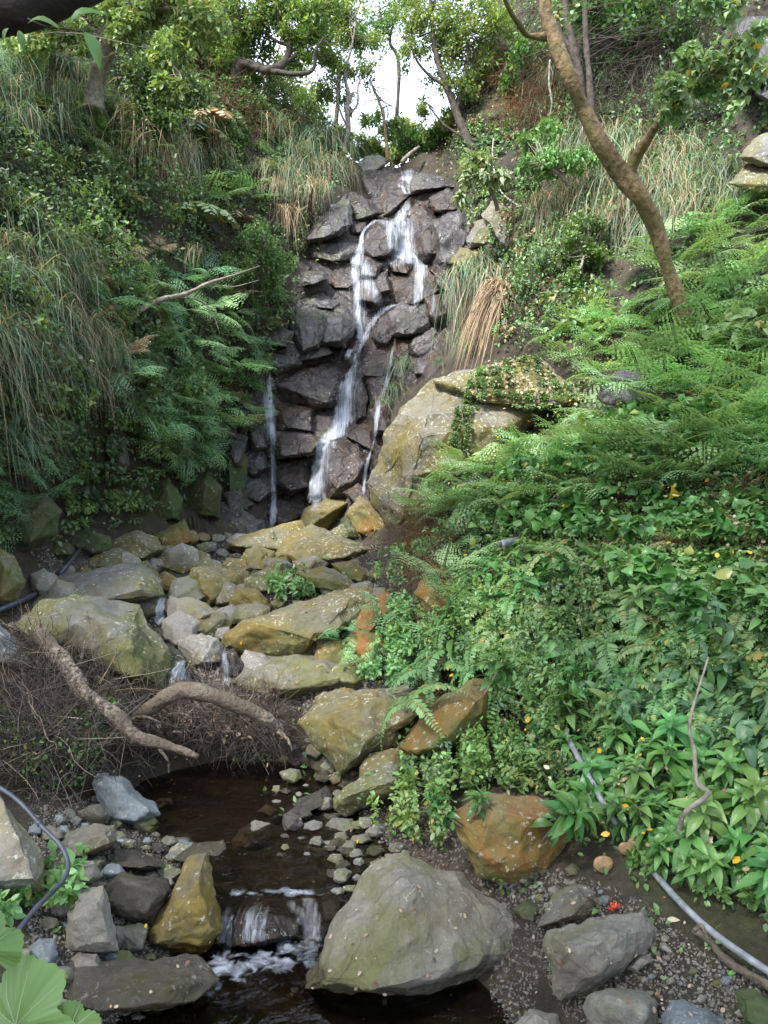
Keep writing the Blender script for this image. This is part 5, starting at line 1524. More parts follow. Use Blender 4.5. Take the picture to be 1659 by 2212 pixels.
tree('thin_pole_tree', 'thin straight reddish pole tree just behind the lip of the falls',
     [(838, 350, 13.2, .035), (834, 300, 13.2, .03), (828, 250, 13.2, .025), (815, 210, 13.2, .02), (800, 175, 13.2, .012)], [],
     [(850, 270, 14.0, 35, 500), (800, 260, 14.5, 30, 260)], 'light', .075, BARK, seed=11)
tree('bushy_tree', 'light airy tree right of the sky gap, leaning out from the right rim',
     [(1035, 345, 12.6, .08), (1010, 300, 12.7, .075), (985, 240, 12.8, .065), (965, 185, 12.8, .055), (945, 130, 12.8, .045), (935, 70, 12.8, .035), (930, 0, 12.8, .025)],
     [[(985, 240, 12.8, .04), (1000, 190, 12.8, .03), (1010, 130, 12.8, .02), (1005, 60, 12.8, .015)], [(965, 185, 12.8, .04), (930, 165, 12.8, .025), (900, 130, 12.8, .018), (885, 90, 12.8, .012)], [(1010, 300, 12.7, .03), (960, 270, 12.8, .02), (920, 220, 12.8, .012)]],
     [(930, 60, 12.9, 65, 1500), (985, 90, 12.9, 60, 1500), (900, 30, 12.9, 50, 900), (1020, 40, 12.9, 60, 1500), (890, 120, 12.9, 40, 480), (960, 160, 12.9, 40, 600), (1000, 190, 12.9, 45, 900), (900, 240, 13.2, 30, 300), (960, 250, 13.2, 28, 400), (1040, 130, 13.1, 50, 1000), (960, -50, 12.9, 100, 1800), (1080, 60, 12.9, 50, 1000)],
     'tree', .062, BARKD, seed=13, alt='light')
tree('dark_tree', 'dark upright trunk behind the leaning tree at the top of the photo',
     [(1262, 330, 10.8, .07), (1258, 220, 10.8, .065), (1245, 130, 10.8, .06), (1225, 40, 10.8, .055), (1215, -80, 10.8, .05)], [[(1245, 130, 10.8, .04), (1205, 60, 10.8, .03), (1190, 0, 10.8, .02)]],
     [(1260, 10, 11.2, 60, 700), (1330, 30, 11.2, 70, 900), (1140, 130, 12.4, 50, 900), (1110, 200, 12.6, 40, 600), (1300, -80, 11, 120, 1300)], 'mid', .08, BARKD, seed=15, alt='tree')
tree('dark_tree', 'thin dark trunk right of the upright one, under the top edge',
     [(1282, 330, 10.6, .05), (1276, 200, 10.6, .045), (1266, 90, 10.6, .04), (1262, -40, 10.6, .035)], [], [(1400, 20, 10.6, 70, 900), (1480, 40, 10.2, 60, 700)], 'dark', .08, BARKD, seed=16, alt='mid')
# the wood beyond the rim, seen through the gap
for k, (u, v, Y, s_, lab) in enumerate([(660, 260, 17, 60, 'distant pale tree low behind the left rim'), (620, 180, 18, 70, 'distant tree rising behind the crooked limbs'), (880, 300, 17, 40, 'small bright tree behind the thin pole tree'),
                                        (1010, 270, 16.5, 60, 'distant tree behind the right rim of the gap'), (850, 30, 22, 55, 'faint far tree at the top of the sky gap'), (720, 40, 19, 60, 'far tree at the upper left of the sky gap')]):
    tree('distant_tree', lab, [(u - 12, 470, Y, .06), (u + 12, v + 130, Y, .05), (u - 8, v + 60, Y, .04), (u + 6, v, Y, .03), (u, v - 40, Y, .015)], [],
         [(u, v, Y, s_, 1500), (u - s_ * .7, v + 30, Y, s_ * .7, 800), (u + s_ * .7, v + 35, Y, s_ * .7, 800), (u, v - s_ * .6, Y, s_ * .6, 600)][:(2 if 'faint' in lab else 4)], 'tree', .085, BARKD, seed=30 + k, alt='light', twigs=4, group=None)
for k, (u, v, Y, s_, lab) in enumerate([(795, 318, 14.2, 30, 'bright low bush on the lip just left of the fallen pale trunk'), (905, 300, 14.2, 36, 'bright bush right behind the lip of the falls'), (958, 285, 13.6, 34, 'yellow-green bush against the right rim of the gap'), (735, 300, 14.6, 28, 'feathery bush at the lower left corner of the sky gap')]):
    tree('bush', lab, [(u, 400, Y, .03), (u + 3, v + 20, Y, .02), (u, v, Y, .012)], [], [(u, v, Y, s_, 1500), (u - s_ * .7, v + 12, Y, s_ * .7, 800), (u + s_ * .6, v + 14, Y, s_ * .7, 800)], 'tree', .055, BARKG, cat='bush', seed=60 + k, alt='light')
# shrubs
tree('shrub', 'light-leaved shrub leaning over the upper right of the falls',
     [(1075, 455, 10.8, .03), (1065, 420, 10.7, .026), (1045, 390, 10.6, .02), (1020, 380, 10.5, .012)], [[(1045, 390, 10.6, .015), (1005, 410, 10.5, .01), (990, 430, 10.5, .006)]],
     [(1040, 370, 10.5, 34, 260), (1005, 390, 10.5, 26, 160), (1075, 385, 10.5, 24, 130), (992, 428, 10.4, 14, 60), (1020, 352, 10.5, 18, 80)], 'pale', .13, BARKG, cat='shrub', seed=41, lshape=ELL, alt='light')
tree('shrub', 'fine-leaved bush in the middle of the left cliff beside the falls',
     [(560, 640, 11.0, .03), (565, 600, 10.7, .025), (575, 560, 10.5, .018), (580, 520, 10.4, .01)], [],
     [(560, 540, 10.5, 50, 1500), (600, 570, 10.7, 38, 1000), (520, 580, 10.3, 40, 900), (590, 620, 10.8, 30, 600), (550, 500, 10.6, 30, 500)], 'light', .05, BARKG, cat='shrub', seed=43, alt='mid')
tree('shrub', 'dark rounded bush hanging from the upper left slope below the slanting tree',
     [(350, 340, 10.6, .04), (345, 290, 10.3, .03), (340, 230, 10.1, .02)], [],
     [(330, 200, 10.1, 55, 2200), (345, 260, 10.1, 50, 1800), (300, 150, 10, 40, 1000), (400, 190, 10.6, 50, 1500)], 'dark', .06, BARKD, cat='shrub', seed=45, alt='mid')
tree('shrub', 'low shrub with grey-green leaves in the middle of the upper right cliff',
     [(1230, 400, 10, .03), (1200, 370, 9.9, .02), (1170, 350, 9.9, .012)], [],
     [(1200, 345, 9.9, 40, 800), (1160, 360, 10.2, 35, 600), (1250, 350, 9.9, 40, 700), (1190, 300, 10.3, 40, 600), (1140, 320, 10.8, 30, 400)], 'light', .06, BARKG, cat='shrub', seed=47, alt='mid')
tree('shrub', 'dense small-leaved creeper bush hanging left of the leaning trunk',
     [(1270, 480, 9.6, .03), (1265, 530, 9.3, .02), (1255, 580, 9.1, .012)], [],
     [(1270, 490, 9.4, 40, 1400), (1250, 540, 9.3, 40, 1400), (1240, 600, 9.2, 30, 900), (1290, 550, 9.2, 30, 700)], 'mid', .045, BARKG, cat='shrub', seed=49, alt='dark')
# big-leaved plants with pinnate blades on the left cliff
def pinnate_plant(u, v, sc, label, azs, lmat):
    loc, nor = cast(u, v)
    ch = []
    for az in azs:
        ch += frond(1.0, 11, .30, 0, .75, 1.5, az, 0)
    o_ = build('broad_fronded_plant', join(ch), [LM[lmat]])
    o_.location = loc - nor * .05
    h_ = Vector((nor.x, nor.y, 0)).normalized()
    o_.rotation_euler = (0, 0, math.atan2(-h_.x, h_.y)); o_.scale = (sc, sc, sc)
    tag(o_, label, 'plant')


pinnate_plant(425, 470, .75, 'plant with large yellowing comb-like fronds in the middle of the left cliff', (-1.2, -.7, -.1, .6, 1.3), 'pale')
pinnate_plant(500, 475, .6, 'smaller plant with straw-yellow comb fronds right of the large one', (-.9, 1.0, .2), 'dry')
pinnate_plant(400, 300, .9, 'plant with grey-green drooping blades below the dark bush', (-1.1, -.4, .3, 1.0), 'grass')
pinnate_plant(455, 270, .7, 'plant with dead tan drooping blades on the upper left slope', (-.9, -.2, .8), 'dry')

# dead branches, logs
def wood(name, label, pts, rad, mat, cat, gap=.02, rough=.4, sides=12, n=44, parts=None, Ys=None, seed=1, follow=.6):
    s = spline(np.array([p[:2] for p in pts], float), n)
    if Ys is None:
        yy = np.array([depth(a_, b_) for a_, b_ in s])
        lin = np.interp(np.arange(n), [0, n - 1], [yy[:3].min(), yy[-3:].min()])
        sm_ = yy.copy()
        for _ in range(12): sm_[1:-1] = np.minimum(sm_[1:-1], (sm_[:-2] + sm_[2:]) / 2)
        yy = sm_
    else: yy = np.interp(np.linspace(0, 1, n), np.linspace(0, 1, len(Ys)), Ys)
    rr = np.interp(np.linspace(0, 1, n), np.linspace(0, 1, len(rad)), rad)
    path = np.array([P(a_, b_, y_)[:] for (a_, b_), y_ in zip(s, yy - rr - gap)])
    base = path[0]
    o_ = build(name, tube(path - base, rr, sides, rough=rough, seed=seed), [mat])
    o_.location = base
    tag(o_, label, cat)
    for k, (lab_, pp, r2, m2) in enumerate(parts or []):
        ss = spline(np.array(pp, float), 10)
        y2 = np.interp(ss[:, 0], sorted([s[0, 0], s[-1, 0]]), [yy[0], yy[-1]] if s[0, 0] < s[-1, 0] else [yy[-1], yy[0]]) - .085
        pa = np.array([P(a_, b_, y_)[:] for (a_, b_), y_ in zip(ss, y2)])
        build(lab_, tube(pa - base, np.linspace(r2[0], r2[1], 10), 7, rough=rough, seed=seed + k), [m2], o_)
    return o_


wood('fallen_log', 'pale weathered broken log slanting down from the big olive boulder', [(90, 1372), (112, 1398), (150, 1446), (186, 1500), (238, 1538), (292, 1590), (350, 1606), (428, 1634)], [.05, .052, .036, .048, .034, .04, .026, .012], LOGM, 'log', rough=.55, Ys=[4.75, 4.55, 4.4, 4.25, 4.15, 4.15, 4.15, 4.15],
     parts=[('branch_stub', [(130, 1420), (105, 1395), (80, 1385)], (.03, .012), LOGM), ('broken_wood', [(195, 1500), (215, 1512), (245, 1535)], (.045, .035), WOODP), ('branch_stub', [(200, 1520), (240, 1565), (285, 1605)], (.024, .008), WOODP), ('branch_stub', [(160, 1455), (175, 1425), (182, 1398)], (.014, .004), LOGM), ('branch_stub', [(260, 1560), (310, 1548), (345, 1560)], (.014, .004), LOGM), ('splinter', [(92, 1375), (84, 1350), (88, 1338)], (.02, .003), LOGM), ('branch_stub', [(330, 1600), (360, 1640), (365, 1670)], (.012, .003), LOGM)], seed=3)
wood('curved_log', 'grey-brown bowed log arching over the driftwood dam', [(290, 1550), (330, 1528), (370, 1500), (410, 1490), (460, 1503), (520, 1528), (570, 1550), (610, 1578)], [.025, .04, .045, .047, .045, .042, .036, .022], LOGM, 'log', Ys=[4.45, 4.35, 4.3, 4.3, 4.3, 4.35, 4.4, 4.45],
     parts=[('branch_stub', [(400, 1490), (425, 1520), (445, 1545)], (.012, .005), LOGM), ('branch_stub', [(520, 1530), (545, 1505), (550, 1480)], (.010, .003), LOGM), ('splinter', [(600, 1578), (622, 1598), (632, 1622)], (.016, .003), LOGM), ('branch_stub', [(330, 1530), (318, 1570), (330, 1600)], (.014, .004), LOGM)], seed=4)
wood('driftwood_branch', 'thin dark branch rising at the left edge of the driftwood', [(-30, 1440), (10, 1480), (30, 1530), (50, 1570)], [.02, .022, .02, .015], BARKD, 'branch', Ys=[4.0, 4.05, 4.1, 4.15], seed=5)
wood('driftwood_branch', 'bent thin branch above the left driftwood tangle', [(10, 1475), (40, 1462), (75, 1458), (95, 1490)], [.012, .014, .012, .006], LOGM, 'branch', Ys=[4.3, 4.3, 4.3, 4.3], seed=6)
wood('dead_branch', 'bare dead branch sticking out of the left cliff towards the falls', [(268, 692), (310, 665), (355, 645), (400, 635), (450, 612), (500, 596), (560, 575)], [.035, .03, .028, .022, .018, .012, .006], BARKG, 'branch', Ys=[8.3, 8.4, 8.6, 8.8, 9.0, 9.2, 9.5],
     parts=[('side_branch', [(375, 642), (430, 648), (460, 680), (475, 720)], (.012, .005), BARKG), ('side_branch', [(455, 612), (500, 620), (560, 605)], (.01, .004), BARKG)], seed=8)
wood('stick', 'short broken brown stick caught in the vines of the right bank', [(1195, 1248), (1240, 1262), (1305, 1270)], [.012, .016, .012], BARKG, 'stick', gap=.10, seed=9)
wood('stick', 'forked grey stick lying in the bottom right corner under the pipe', [(1497, 2008), (1530, 2030), (1570, 2075), (1610, 2100), (1680, 2140)], [.011, .011, .013, .013, .014], LOGM, 'stick', gap=.02, parts=[('side_twig', [(1500, 2010), (1515, 2000), (1530, 2030)], (.008, .004), LOGM)], seed=10)
wood('bent_branch', 'bent grey branch rising through the glossy shrubs at the right', [(1465, 1800), (1480, 1755), (1530, 1715), (1505, 1690), (1500, 1620), (1490, 1560), (1530, 1420)], [.008, .009, .009, .007, .007, .006, .004], BARKG, 'branch', Ys=[2.75, 2.72, 2.72, 2.75, 2.8, 2.95, 3.1], seed=11)
wood('stick', 'pale twig on the smooth grey stone pointing at the red petals', [(1240, 1907), (1268, 1935), (1300, 1955)], [.003, .004, .003], LOGM, 'stick', gap=.005, seed=12)
wood('dead_root', 'hanging woody root behind the leaning trunk on the brown slope', [(1188, 130), (1186, 180), (1192, 220), (1188, 250)], [.012, .014, .012, .006], BARKG, 'root', Ys=[9.5, 9.5, 9.5, 9.5], seed=13)
wood('fallen_log', 'thin pale fallen trunk behind the lip of the falls', [(868, 350), (885, 332), (905, 318)], [.03, .03, .025], BARKG, 'log', Ys=[13.1, 13.2, 13.4], seed=14)

# pipes and hoses
def pipe(name, label, pts, r_, mat, Ys=None, gap=.01, joints=(), n=40):
    o_ = wood(name, label, pts, [r_, r_], mat, 'pipe' if 'pipe' in name else 'hose', gap=gap, rough=0, sides=14, n=n, Ys=Ys)
    me = o_.data
    co = np.empty(len(me.vertices) * 3); me.vertices.foreach_get('co', co); co = co.reshape(-1, 3)[:n * 14].reshape(n, 14, 3).mean(1)
    for f_ in joints:
        k = int(f_ * (n - 1)); k = max(1, min(n - 2, k))
        a_, b_ = co[k] - (co[k + 1] - co[k]) * .25, co[k] + (co[k + 1] - co[k]) * .45
        build('coupling', tube(np.array([a_, (a_ + b_) / 2, b_]), [r_ * 1.22] * 3, 14), [mat], o_)
    return o_


pipe('water_pipe', 'long grey plastic pipe running down the right bank to the bottom right corner', [(1195, 1520), (1225, 1590), (1262, 1660), (1300, 1730), (1345, 1800), (1400, 1870), (1480, 1960), (1560, 2030), (1680, 2112)], .0115, PVC, Ys=[depth(a_, b_) - g_ for a_, b_, g_ in [(1195, 1520, .0), (1225, 1590, .22), (1262, 1660, .26), (1300, 1730, .22), (1345, 1800, .0), (1400, 1870, -.02), (1480, 1960, .08), (1560, 2030, .08), (1659, 2100, .05)]], joints=(.33, .62))
o_ = pipe('pipe_end', 'short open end of a grey pipe poking out of the ferns on the right bank', [(1082, 1176), (1100, 1172), (1125, 1165)], .024, PVC, Ys=[4.95, 5.1, 5.35], n=10)
build('mouth_shade_disc', tube(np.array([(0, 0, 0), (.002, -.006, 0)]), [.017, .017], 14), [BARKD], o_)  # dark disc on the solid end, standing in for shade inside the bore
pipe('white_hose', 'white hose looping from the shrub across the upper right cliff', [(1066, 300), (1064, 330), (1068, 370), (1080, 410), (1110, 438), (1150, 452), (1215, 458)], .011, WHOSE, gap=.22)
pipe('blue_grey_hose', 'blue-grey hose curving down the left edge past the pale block', [(-40, 1685), (0, 1702), (45, 1735), (90, 1785), (130, 1825), (147, 1865), (140, 1895), (118, 1922), (75, 1965), (30, 2020), (-30, 2070)], .0078, HOSE, Ys=[2.9, 2.85, 2.8, 2.75, 2.7, 2.65, 2.6, 2.55, 2.4, 2.3, 2.2], joints=(.3,))
pipe('old_pipe', 'short length of dull blue pipe lying on the stones at the left edge', [(-20, 1325), (30, 1305), (78, 1283)], .02, HOSE, gap=.03, n=12)
pipe('old_pipe', 'thin blue-grey pipe propped upright among rocks below the left cliff', [(128, 1242), (150, 1215), (172, 1188)], .018, HOSE, gap=.05, n=12)

# bracket fungi
def fungus(u, v, r_px, label, dY=.0):
    loc = P(u, v, depth(u, v) - .04 + dY); rr = r_px / F * loc.y
    root = empty('bracket_fungus', loc); tag(root, label, 'fungus')
    th = np.linspace(0, 2 * math.pi, 25)[:-1]
    V = []; rings = [(0, .45), (.35, .5), (.75, .38), (.97, .16), (1.0, 0), (.95, -.1), (.5, -.12), (0, -.1)]
    for a_, z_ in rings:
        for t_ in th: V.append((a_ * rr * math.cos(t_), -z_ * rr * .6, a_ * rr * math.sin(t_) * .85 * (1 + .06 * math.sin(3 * t_))))
    V = np.array(V); m_ = 24
    ii = np.arange(len(rings) - 1)[:, None] * m_; jj = np.arange(m_)[None]
    Fq = np.stack([ii + jj, ii + (jj + 1) % m_, ii + m_ + (jj + 1) % m_, ii + m_ + jj], -1).reshape(-1, 4)
    build('cap', [(V[:5 * m_], Fq[:4 * m_], 0)], [simple_mat('fungus_brown', (.30, .19, .10), .8, .35, 60)], root)
    build('rim', [(V[3 * m_:], Fq[:4 * m_], 0)], [simple_mat('fungus_rim', (.58, .46, .30), .8, .1)], root)
    return root


fungus(1303, 1866, 22, 'largest bracket fungus, lowest of three on a hidden stump by the pipe')
fungus(1352, 1832, 17, 'left of the two upper bracket fungi among the glossy leaves')
fungus(1372, 1822, 17, 'right of the two upper bracket fungi among the glossy leaves')

# red petals, yellow leaves
def leaf_thing(name, u, v, px, label, mat, cat='leaf', gap=.03, shape=None, tilt=None):
    Y = depth(u, v) - gap
    loc = P(u, v, Y)
    random.seed(int(u * 7 + v))
    y = np.array([[random.uniform(-1, 1), random.uniform(-.5, .2), random.uniform(-.6, .4)]]); z = np.array([[random.uniform(-.4, .4), -1, .6]])
    o_ = build(name, [inst(shape or HEART, [(0, 0, 0)], basis(y, z), np.array([px / F * Y])) + (0,)], [LM[mat]])
    o_.location = loc
    return tag(o_, label, cat)


for u, v, px, lab in [(1575, 165, 22, 'yellow leaf hanging in the pale foliage below the right-edge rock'), (1580, 10, 20, 'yellow leaf at the very top right'), (1450, 262, 22, 'yellow leaf at the tip of the tree fork'),
                      (1290, 155, 12, 'small yellow leaf against the dark brown slope'), (1448, 1078, 34, 'yellow leaf lying on the vines of the right bank'), (1360, 1272, 26, 'bright yellow leaf beside a curled dead leaf'),
                      (1525, 990, 26, 'yellow leaf high on the vine patch at the right'), (1450, 780, 20, 'yellow leaf in the vine right of the ledge rock'), (262, 965 - 700, 8, 'tiny yellow leaf on the upper left slope'),
                      (140, 518, 12, 'small yellow leaf in the left cliff weeds'), (142, 1010 - 1, 10, 'yellow leaf low on the left edge'), (770, 1820, 10, 'orange leaf on the shore right of the pool'), (1220, 1270 - 9, 14, 'dull yellow leaf near the broken stick'), (318, 2000, 9, 'yellow leaf between the lower left stones')]:
    leaf_thing('yellow_leaf', u, v, px, lab, 'yellow', gap=.12)
for u, v, px, lab in [(1383, 1275, 36, 'curled pale dead leaf hanging by the bright yellow leaf'), (1300, 1085 + 160, 16, 'brown dead leaf above the stick'), (1440, 1985, 26, 'pale dead leaf at the thicket foot near the pipe')]:
    leaf_thing('dead_leaf', u, v, px, lab, 'litter', gap=.12, shape=ELL)
LM['red'] = leaf_mat('red_petal', (.60, .03, .02), (.75, .10, .04), hue=.01)
loc = P(1325, 1957, depth(1325, 1957) - .02)
r_ = np.random.default_rng(4); m_ = 26
o_ = build('red_flower', [inst(ELL, r_.normal(size=(m_, 3)) * .009, basis(r_.normal(size=(m_, 3)), r_.normal(size=(m_, 3))), r_.uniform(.010, .022, m_)) + (0,)], [LM['red']])
o_.location = loc; tag(o_, 'crumpled red flower at the edge of the smooth grey stone', 'flower')

# ------------------------------------------------------------ twigs, roots, litter, gravel (uncountable)
def twig_tpl(seed, sides=3):
    r_ = random.Random(seed)
    pts = spline(np.array([(0, 0, 0), (r_.uniform(-.15, .15), .33, r_.uniform(-.12, .12)), (r_.uniform(-.15, .15), .66, r_.uniform(-.12, .12)), (0, 1, 0)]), 6)
    t_ = tube(pts, np.linspace(.012, .005, 6), sides, cap=False)[0]
    return t_[0], t_[1]


def twigs(name, poly, n, length, thick, mat, label, seed, down=0.0, along=None, fat=1.0, cat='twigs'):
    s_ = sample(poly, n, 0, seed)
    r_ = np.random.default_rng(seed)
    pos = np.array([a_[0][:] for a_ in s_]); nor = np.array([a_[1][:] for a_ in s_]); m_ = len(pos)
    pos = pos + nor * (thick * r_.random(m_) ** .7)[:, None] + np.array([0, 0, 1]) * (thick * .5 * r_.random(m_))[:, None]
    y = r_.normal(size=(m_, 3)) + np.array([0, 0, -down])
    if along is not None: y = y * .6 + np.array(along)
    Rm = basis(y, r_.normal(size=(m_, 3))); sc = r_.uniform(length[0], length[1], m_)
    scv = np.stack([sc * fat, sc, sc * fat], -1)
    ch = []
    for k in range(3):
        q_ = np.arange(m_) % 3 == k
        ch.append(inst(twig_tpl(seed + k), pos[q_], Rm[q_], scv[q_]) + (0,))
    o_ = build(name, ch, [LM[mat]])
    return tag(o_, label, cat, kind='stuff')


twigs('driftwood_twigs', [(0, 1450), (100, 1440), (250, 1560), (300, 1570), (400, 1530), (620, 1570), (660, 1640), (590, 1680), (420, 1650), (280, 1640), (200, 1700), (0, 1720)], 5200, (.05, .28), .24, 'twig', 'tangle of grey twigs and roots heaped in the driftwood dam', 71, fat=.8)
twigs('driftwood_twigs', [(-80, 1500), (180, 1560), (200, 1760), (100, 1770), (-80, 1700)], 500, (.08, .34), .20, 'twig', 'tangle of thin dead stems at the left below the log', 72, fat=.8)
twigs('hanging_roots', [(890, 1110), (960, 1100), (1000, 1180), (960, 1260), (880, 1260), (870, 1180)], 1600, (.10, .30), .10, 'root', 'mat of reddish brown rootlets hanging from the right bank', 73, down=1.2, fat=.6)
twigs('driftwood_twigs', [(260, 1570), (420, 1530), (620, 1570), (650, 1640), (480, 1640), (300, 1640)], 900, (.03, .12), .26, 'litter', 'pale broken twigs and bark lying on the driftwood dam', 79, fat=1.0)
twigs('driftwood_twigs', [(-40, 1440), (200, 1460), (300, 1620), (100, 1760), (-40, 1700)], 160, (.10, .38), .30, 'litter', 'bleached thin sticks poking out of the left driftwood', 80, fat=.6)
twigs('dead_brush', [(1070, 160), (1200, 140), (1220, 300), (1080, 300)], 1500, (.15, .5), .35, 'root', 'thicket of dead brown brush on the upper right slope', 74, fat=.6)
twigs('dead_brush', [(1200, -40), (1560, -20), (1520, 260), (1300, 300), (1240, 200)], 2200, (.2, .6), .35, 'twig', 'dry brown stems and vines over the dark top right slope', 75, fat=.6, down=.6)
twigs('dead_brush', [(400, 100), (520, 180), (700, 300), (560, 320), (420, 240)], 900, (.2, .5), .3, 'root', 'dead brown fronds under the skyline of the left hill', 76, fat=.6, down=.6)
twigs('dead_brush', [(900, 1300), (960, 1300), (960, 1520), (900, 1500)], 500, (.06, .18), .06, 'root', 'dead fern stalks at the foot of the right bank', 77, down=.8, fat=.6)
twigs('dead_brush', [(1130, 650), (1210, 640), (1220, 710), (1120, 740)], 400, (.15, .4), .12, 'twig', 'dry twigs beside the hanging straw grass', 78, down=.5, fat=.6)


def litter(name, poly, n, size, mats, label, seed, gap=.006, shape=None):
    s_ = sample(poly, n, 0, seed); r_ = np.random.default_rng(seed)
    pos = np.array([(a_[0] + a_[1] * gap)[:] for a_ in s_]); nor = np.array([a_[1][:] for a_ in s_]); m_ = len(pos)
    y = np.cross(nor, r_.normal(size=(m_, 3)))
    Rm = basis(y, nor + r_.normal(size=(m_, 3)) * .3); sc = r_.uniform(size[0], size[1], m_); k = r_.integers(0, len(mats), m_)
    ch = [inst(shape or lens(.3, .08, -.1), pos[k == j_], Rm[k == j_], sc[k == j_]) + (j_,) for j_ in range(len(mats)) if (k == j_).any()]
    return tag(build(name, ch, [LM[x] for x in mats]), label, 'leaf litter', kind='stuff')


litter('leaf_litter', [(60, 1160), (860, 1150), (900, 1500), (700, 1780), (300, 1780), (40, 1400)], 160, (.012, .03), ['litter', 'litter', 'dry', 'yellow'], 'scattered pale dead leaves on the streambed stones', 81)
litter('leaf_litter', [(500, 1780), (1300, 1740), (1659, 2212), (200, 2212)], 170, (.008, .022), ['litter', 'litter', 'root', 'dry'], 'scattered small dead leaves on the foreground stones and earth', 82)
litter('leaf_litter', [(1040, 790), (1150, 770), (1250, 860), (1050, 860)], 110, (.02, .045), ['litter'], 'pale dead leaves on the vine of the lichen boulder', 83, gap=.05)
litter('leaf_litter', [(250, 1560), (380, 1540), (640, 1570), (640, 1650), (300, 1640)], 80, (.012, .05), ['litter', 'litter', 'dry'], 'pale scraps of leaves and bark caught in the driftwood', 84, gap=.2, shape=twig_tpl(3) if 0 else None)
litter('leaf_litter', [(900, 900), (1659, 700), (1659, 1950), (1250, 1850), (1000, 1500)], 520, (.015, .045), ['litter', 'yellow', 'dry'], 'pale dead leaves scattered over the right bank', 85, gap=.14)
# gravel
GRIT = leaf_mat('gravel_grit', (.04, .034, .028), (.22, .20, .175), trans=0, rough=.9, hue=.01)
oc = (np.array([(1, 0, 0), (-1, 0, 0), (0, 1, 0), (0, -1, 0), (0, 0, .7), (0, 0, -.7), ]), np.array([[0, 2, 4], [2, 1, 4], [1, 3, 4], [3, 0, 4], [2, 0, 5], [1, 2, 5], [3, 1, 5], [0, 3, 5]]))
for k_, (poly_, n_, s0, lab_) in enumerate([([(1130, 1980), (1250, 1890), (1400, 1950), (1520, 2060), (1700, 2120), (1700, 2240), (1250, 2240), (1180, 2120)], 1500, .0045, 'fine gravel on the earth beside the pipe'),
        ([(660, 1700), (900, 1650), (1000, 1760), (1050, 1870), (1250, 1890), (1180, 2000), (1150, 2212), (1060, 2212), (1060, 1950), (820, 1850), (700, 1880)], 1500, .006, 'grit and pebbles on the earth behind the giant boulder'),
        ([(60, 1700), (260, 1740), (420, 1880), (420, 2212), (60, 2212)], 1500, .007, 'grit and pebbles between the lower left stones'),
        ([(60, 1180), (860, 1170), (900, 1480), (700, 1560), (480, 1480), (200, 1450)], 2200, .010, 'grit and broken stone between the streambed boulders')]):
    s_ = sample(poly_, n_, 0, 91 + k_, 0.0, True)
    r_ = np.random.default_rng(9 + k_)
    pos = np.array([a_[0][:] for a_ in s_]); m_ = len(pos)
    V, Fq = inst(oc, pos, basis(r_.normal(size=(m_, 3)), r_.normal(size=(m_, 3))), np.abs(r_.normal(size=(m_, 3))) * s0 + .0025)
    tag(build('gravel', [(V, Fq, 0)], [GRIT]), lab_, 'gravel', kind='stuff')

# ------------------------------------------------------------ things near the camera
# the bough across the top left corner
root = empty('overhanging_bough', P(-60, 60, 1.5)); b0 = np.array(root.location)
tag(root, 'dark thick bough cutting across the top left corner, close to the camera', 'bough')
pth = np.array([P(-260, 95, 1.5)[:], P(-60, 40, 1.5)[:], P(90, 8, 1.5)[:], P(230, -60, 1.5)[:]])
# unseen rest of that tree: leaf clusters added overhead to shade pools and stones
r_ = np.random.default_rng(77); m_ = 5200
cc = np.stack([r_.uniform(-6.0, 3.0, 40), r_.uniform(-3.5, 5.4, 40), r_.uniform(5.2, 6.8, 40)], -1)
pos = cc[r_.integers(0, 40, m_)] + r_.normal(size=(m_, 3)) * (.55, .55, .25)
c2 = np.stack([r_.uniform(-3.6, .8, 22), r_.uniform(-3.0, 1.2, 22), r_.uniform(5.0, 6.6, 22)], -1)  # second unseen batch of leaves, added to darken the lower right bank
pos = np.concatenate([pos, c2[r_.integers(0, 22, 1800)] + r_.normal(size=(1800, 3)) * (.5, .5, .25)])
pos = pos[pos[:, 2] - CAMZ > .80 * pos[:, 1] + .15]; m_ = len(pos)
build('crown', [inst(ELL, pos - b0, basis(r_.normal(size=(m_, 3)), np.array([0, 0, 1.0]) + r_.normal(size=(m_, 3)) * .4), r_.uniform(.18, .34, m_)) + (0,)], [LM['mid']], root)
build('trunk', tube(spline(np.array([(-2.3, .4, -.3), (-2.2, .3, 2.0), (-1.6, 0, 4.0), (-1, -.2, 5.8)]), 16) - b0, np.linspace(.2, .08, 16), 12, rough=.15), [BARKD], root)
build('branch', tube(spline(pth, 14) - b0, np.linspace(.048, .036, 14), 12, rough=.1), [bark_mat('shade_black_bark', (.006, .005, .004), (.018, .014, .011))], root)  # bark colour blackened to stand in for shade on the camera side
tw = np.array([P(60, 40, 1.45)[:], P(100, 58, 1.45)[:], P(140, 62, 1.45)[:], P(190, 70, 1.45)[:]])
build('twig', tube(spline(tw, 10) - b0, .0018, 5), [BARKD], root)
for (u, v, du, dv, l_) in [(180, 68, 40, 60, .055), (150, 52, 60, -40, .06), (60, 50, 50, -6, .05), (20, 60, -14, 20, .022), (40, 65, 10, 30, .03)]:
    y = np.array([[du, -3, -dv]], float); z = np.array([[.2, -.8, .7]])
    build('leaf', [inst(ELL, [np.array(P(u, v, 1.44)[:]) - b0], basis(y, z), np.array([l_ * 1.2])) + (0,)], [LM['mid']], root)
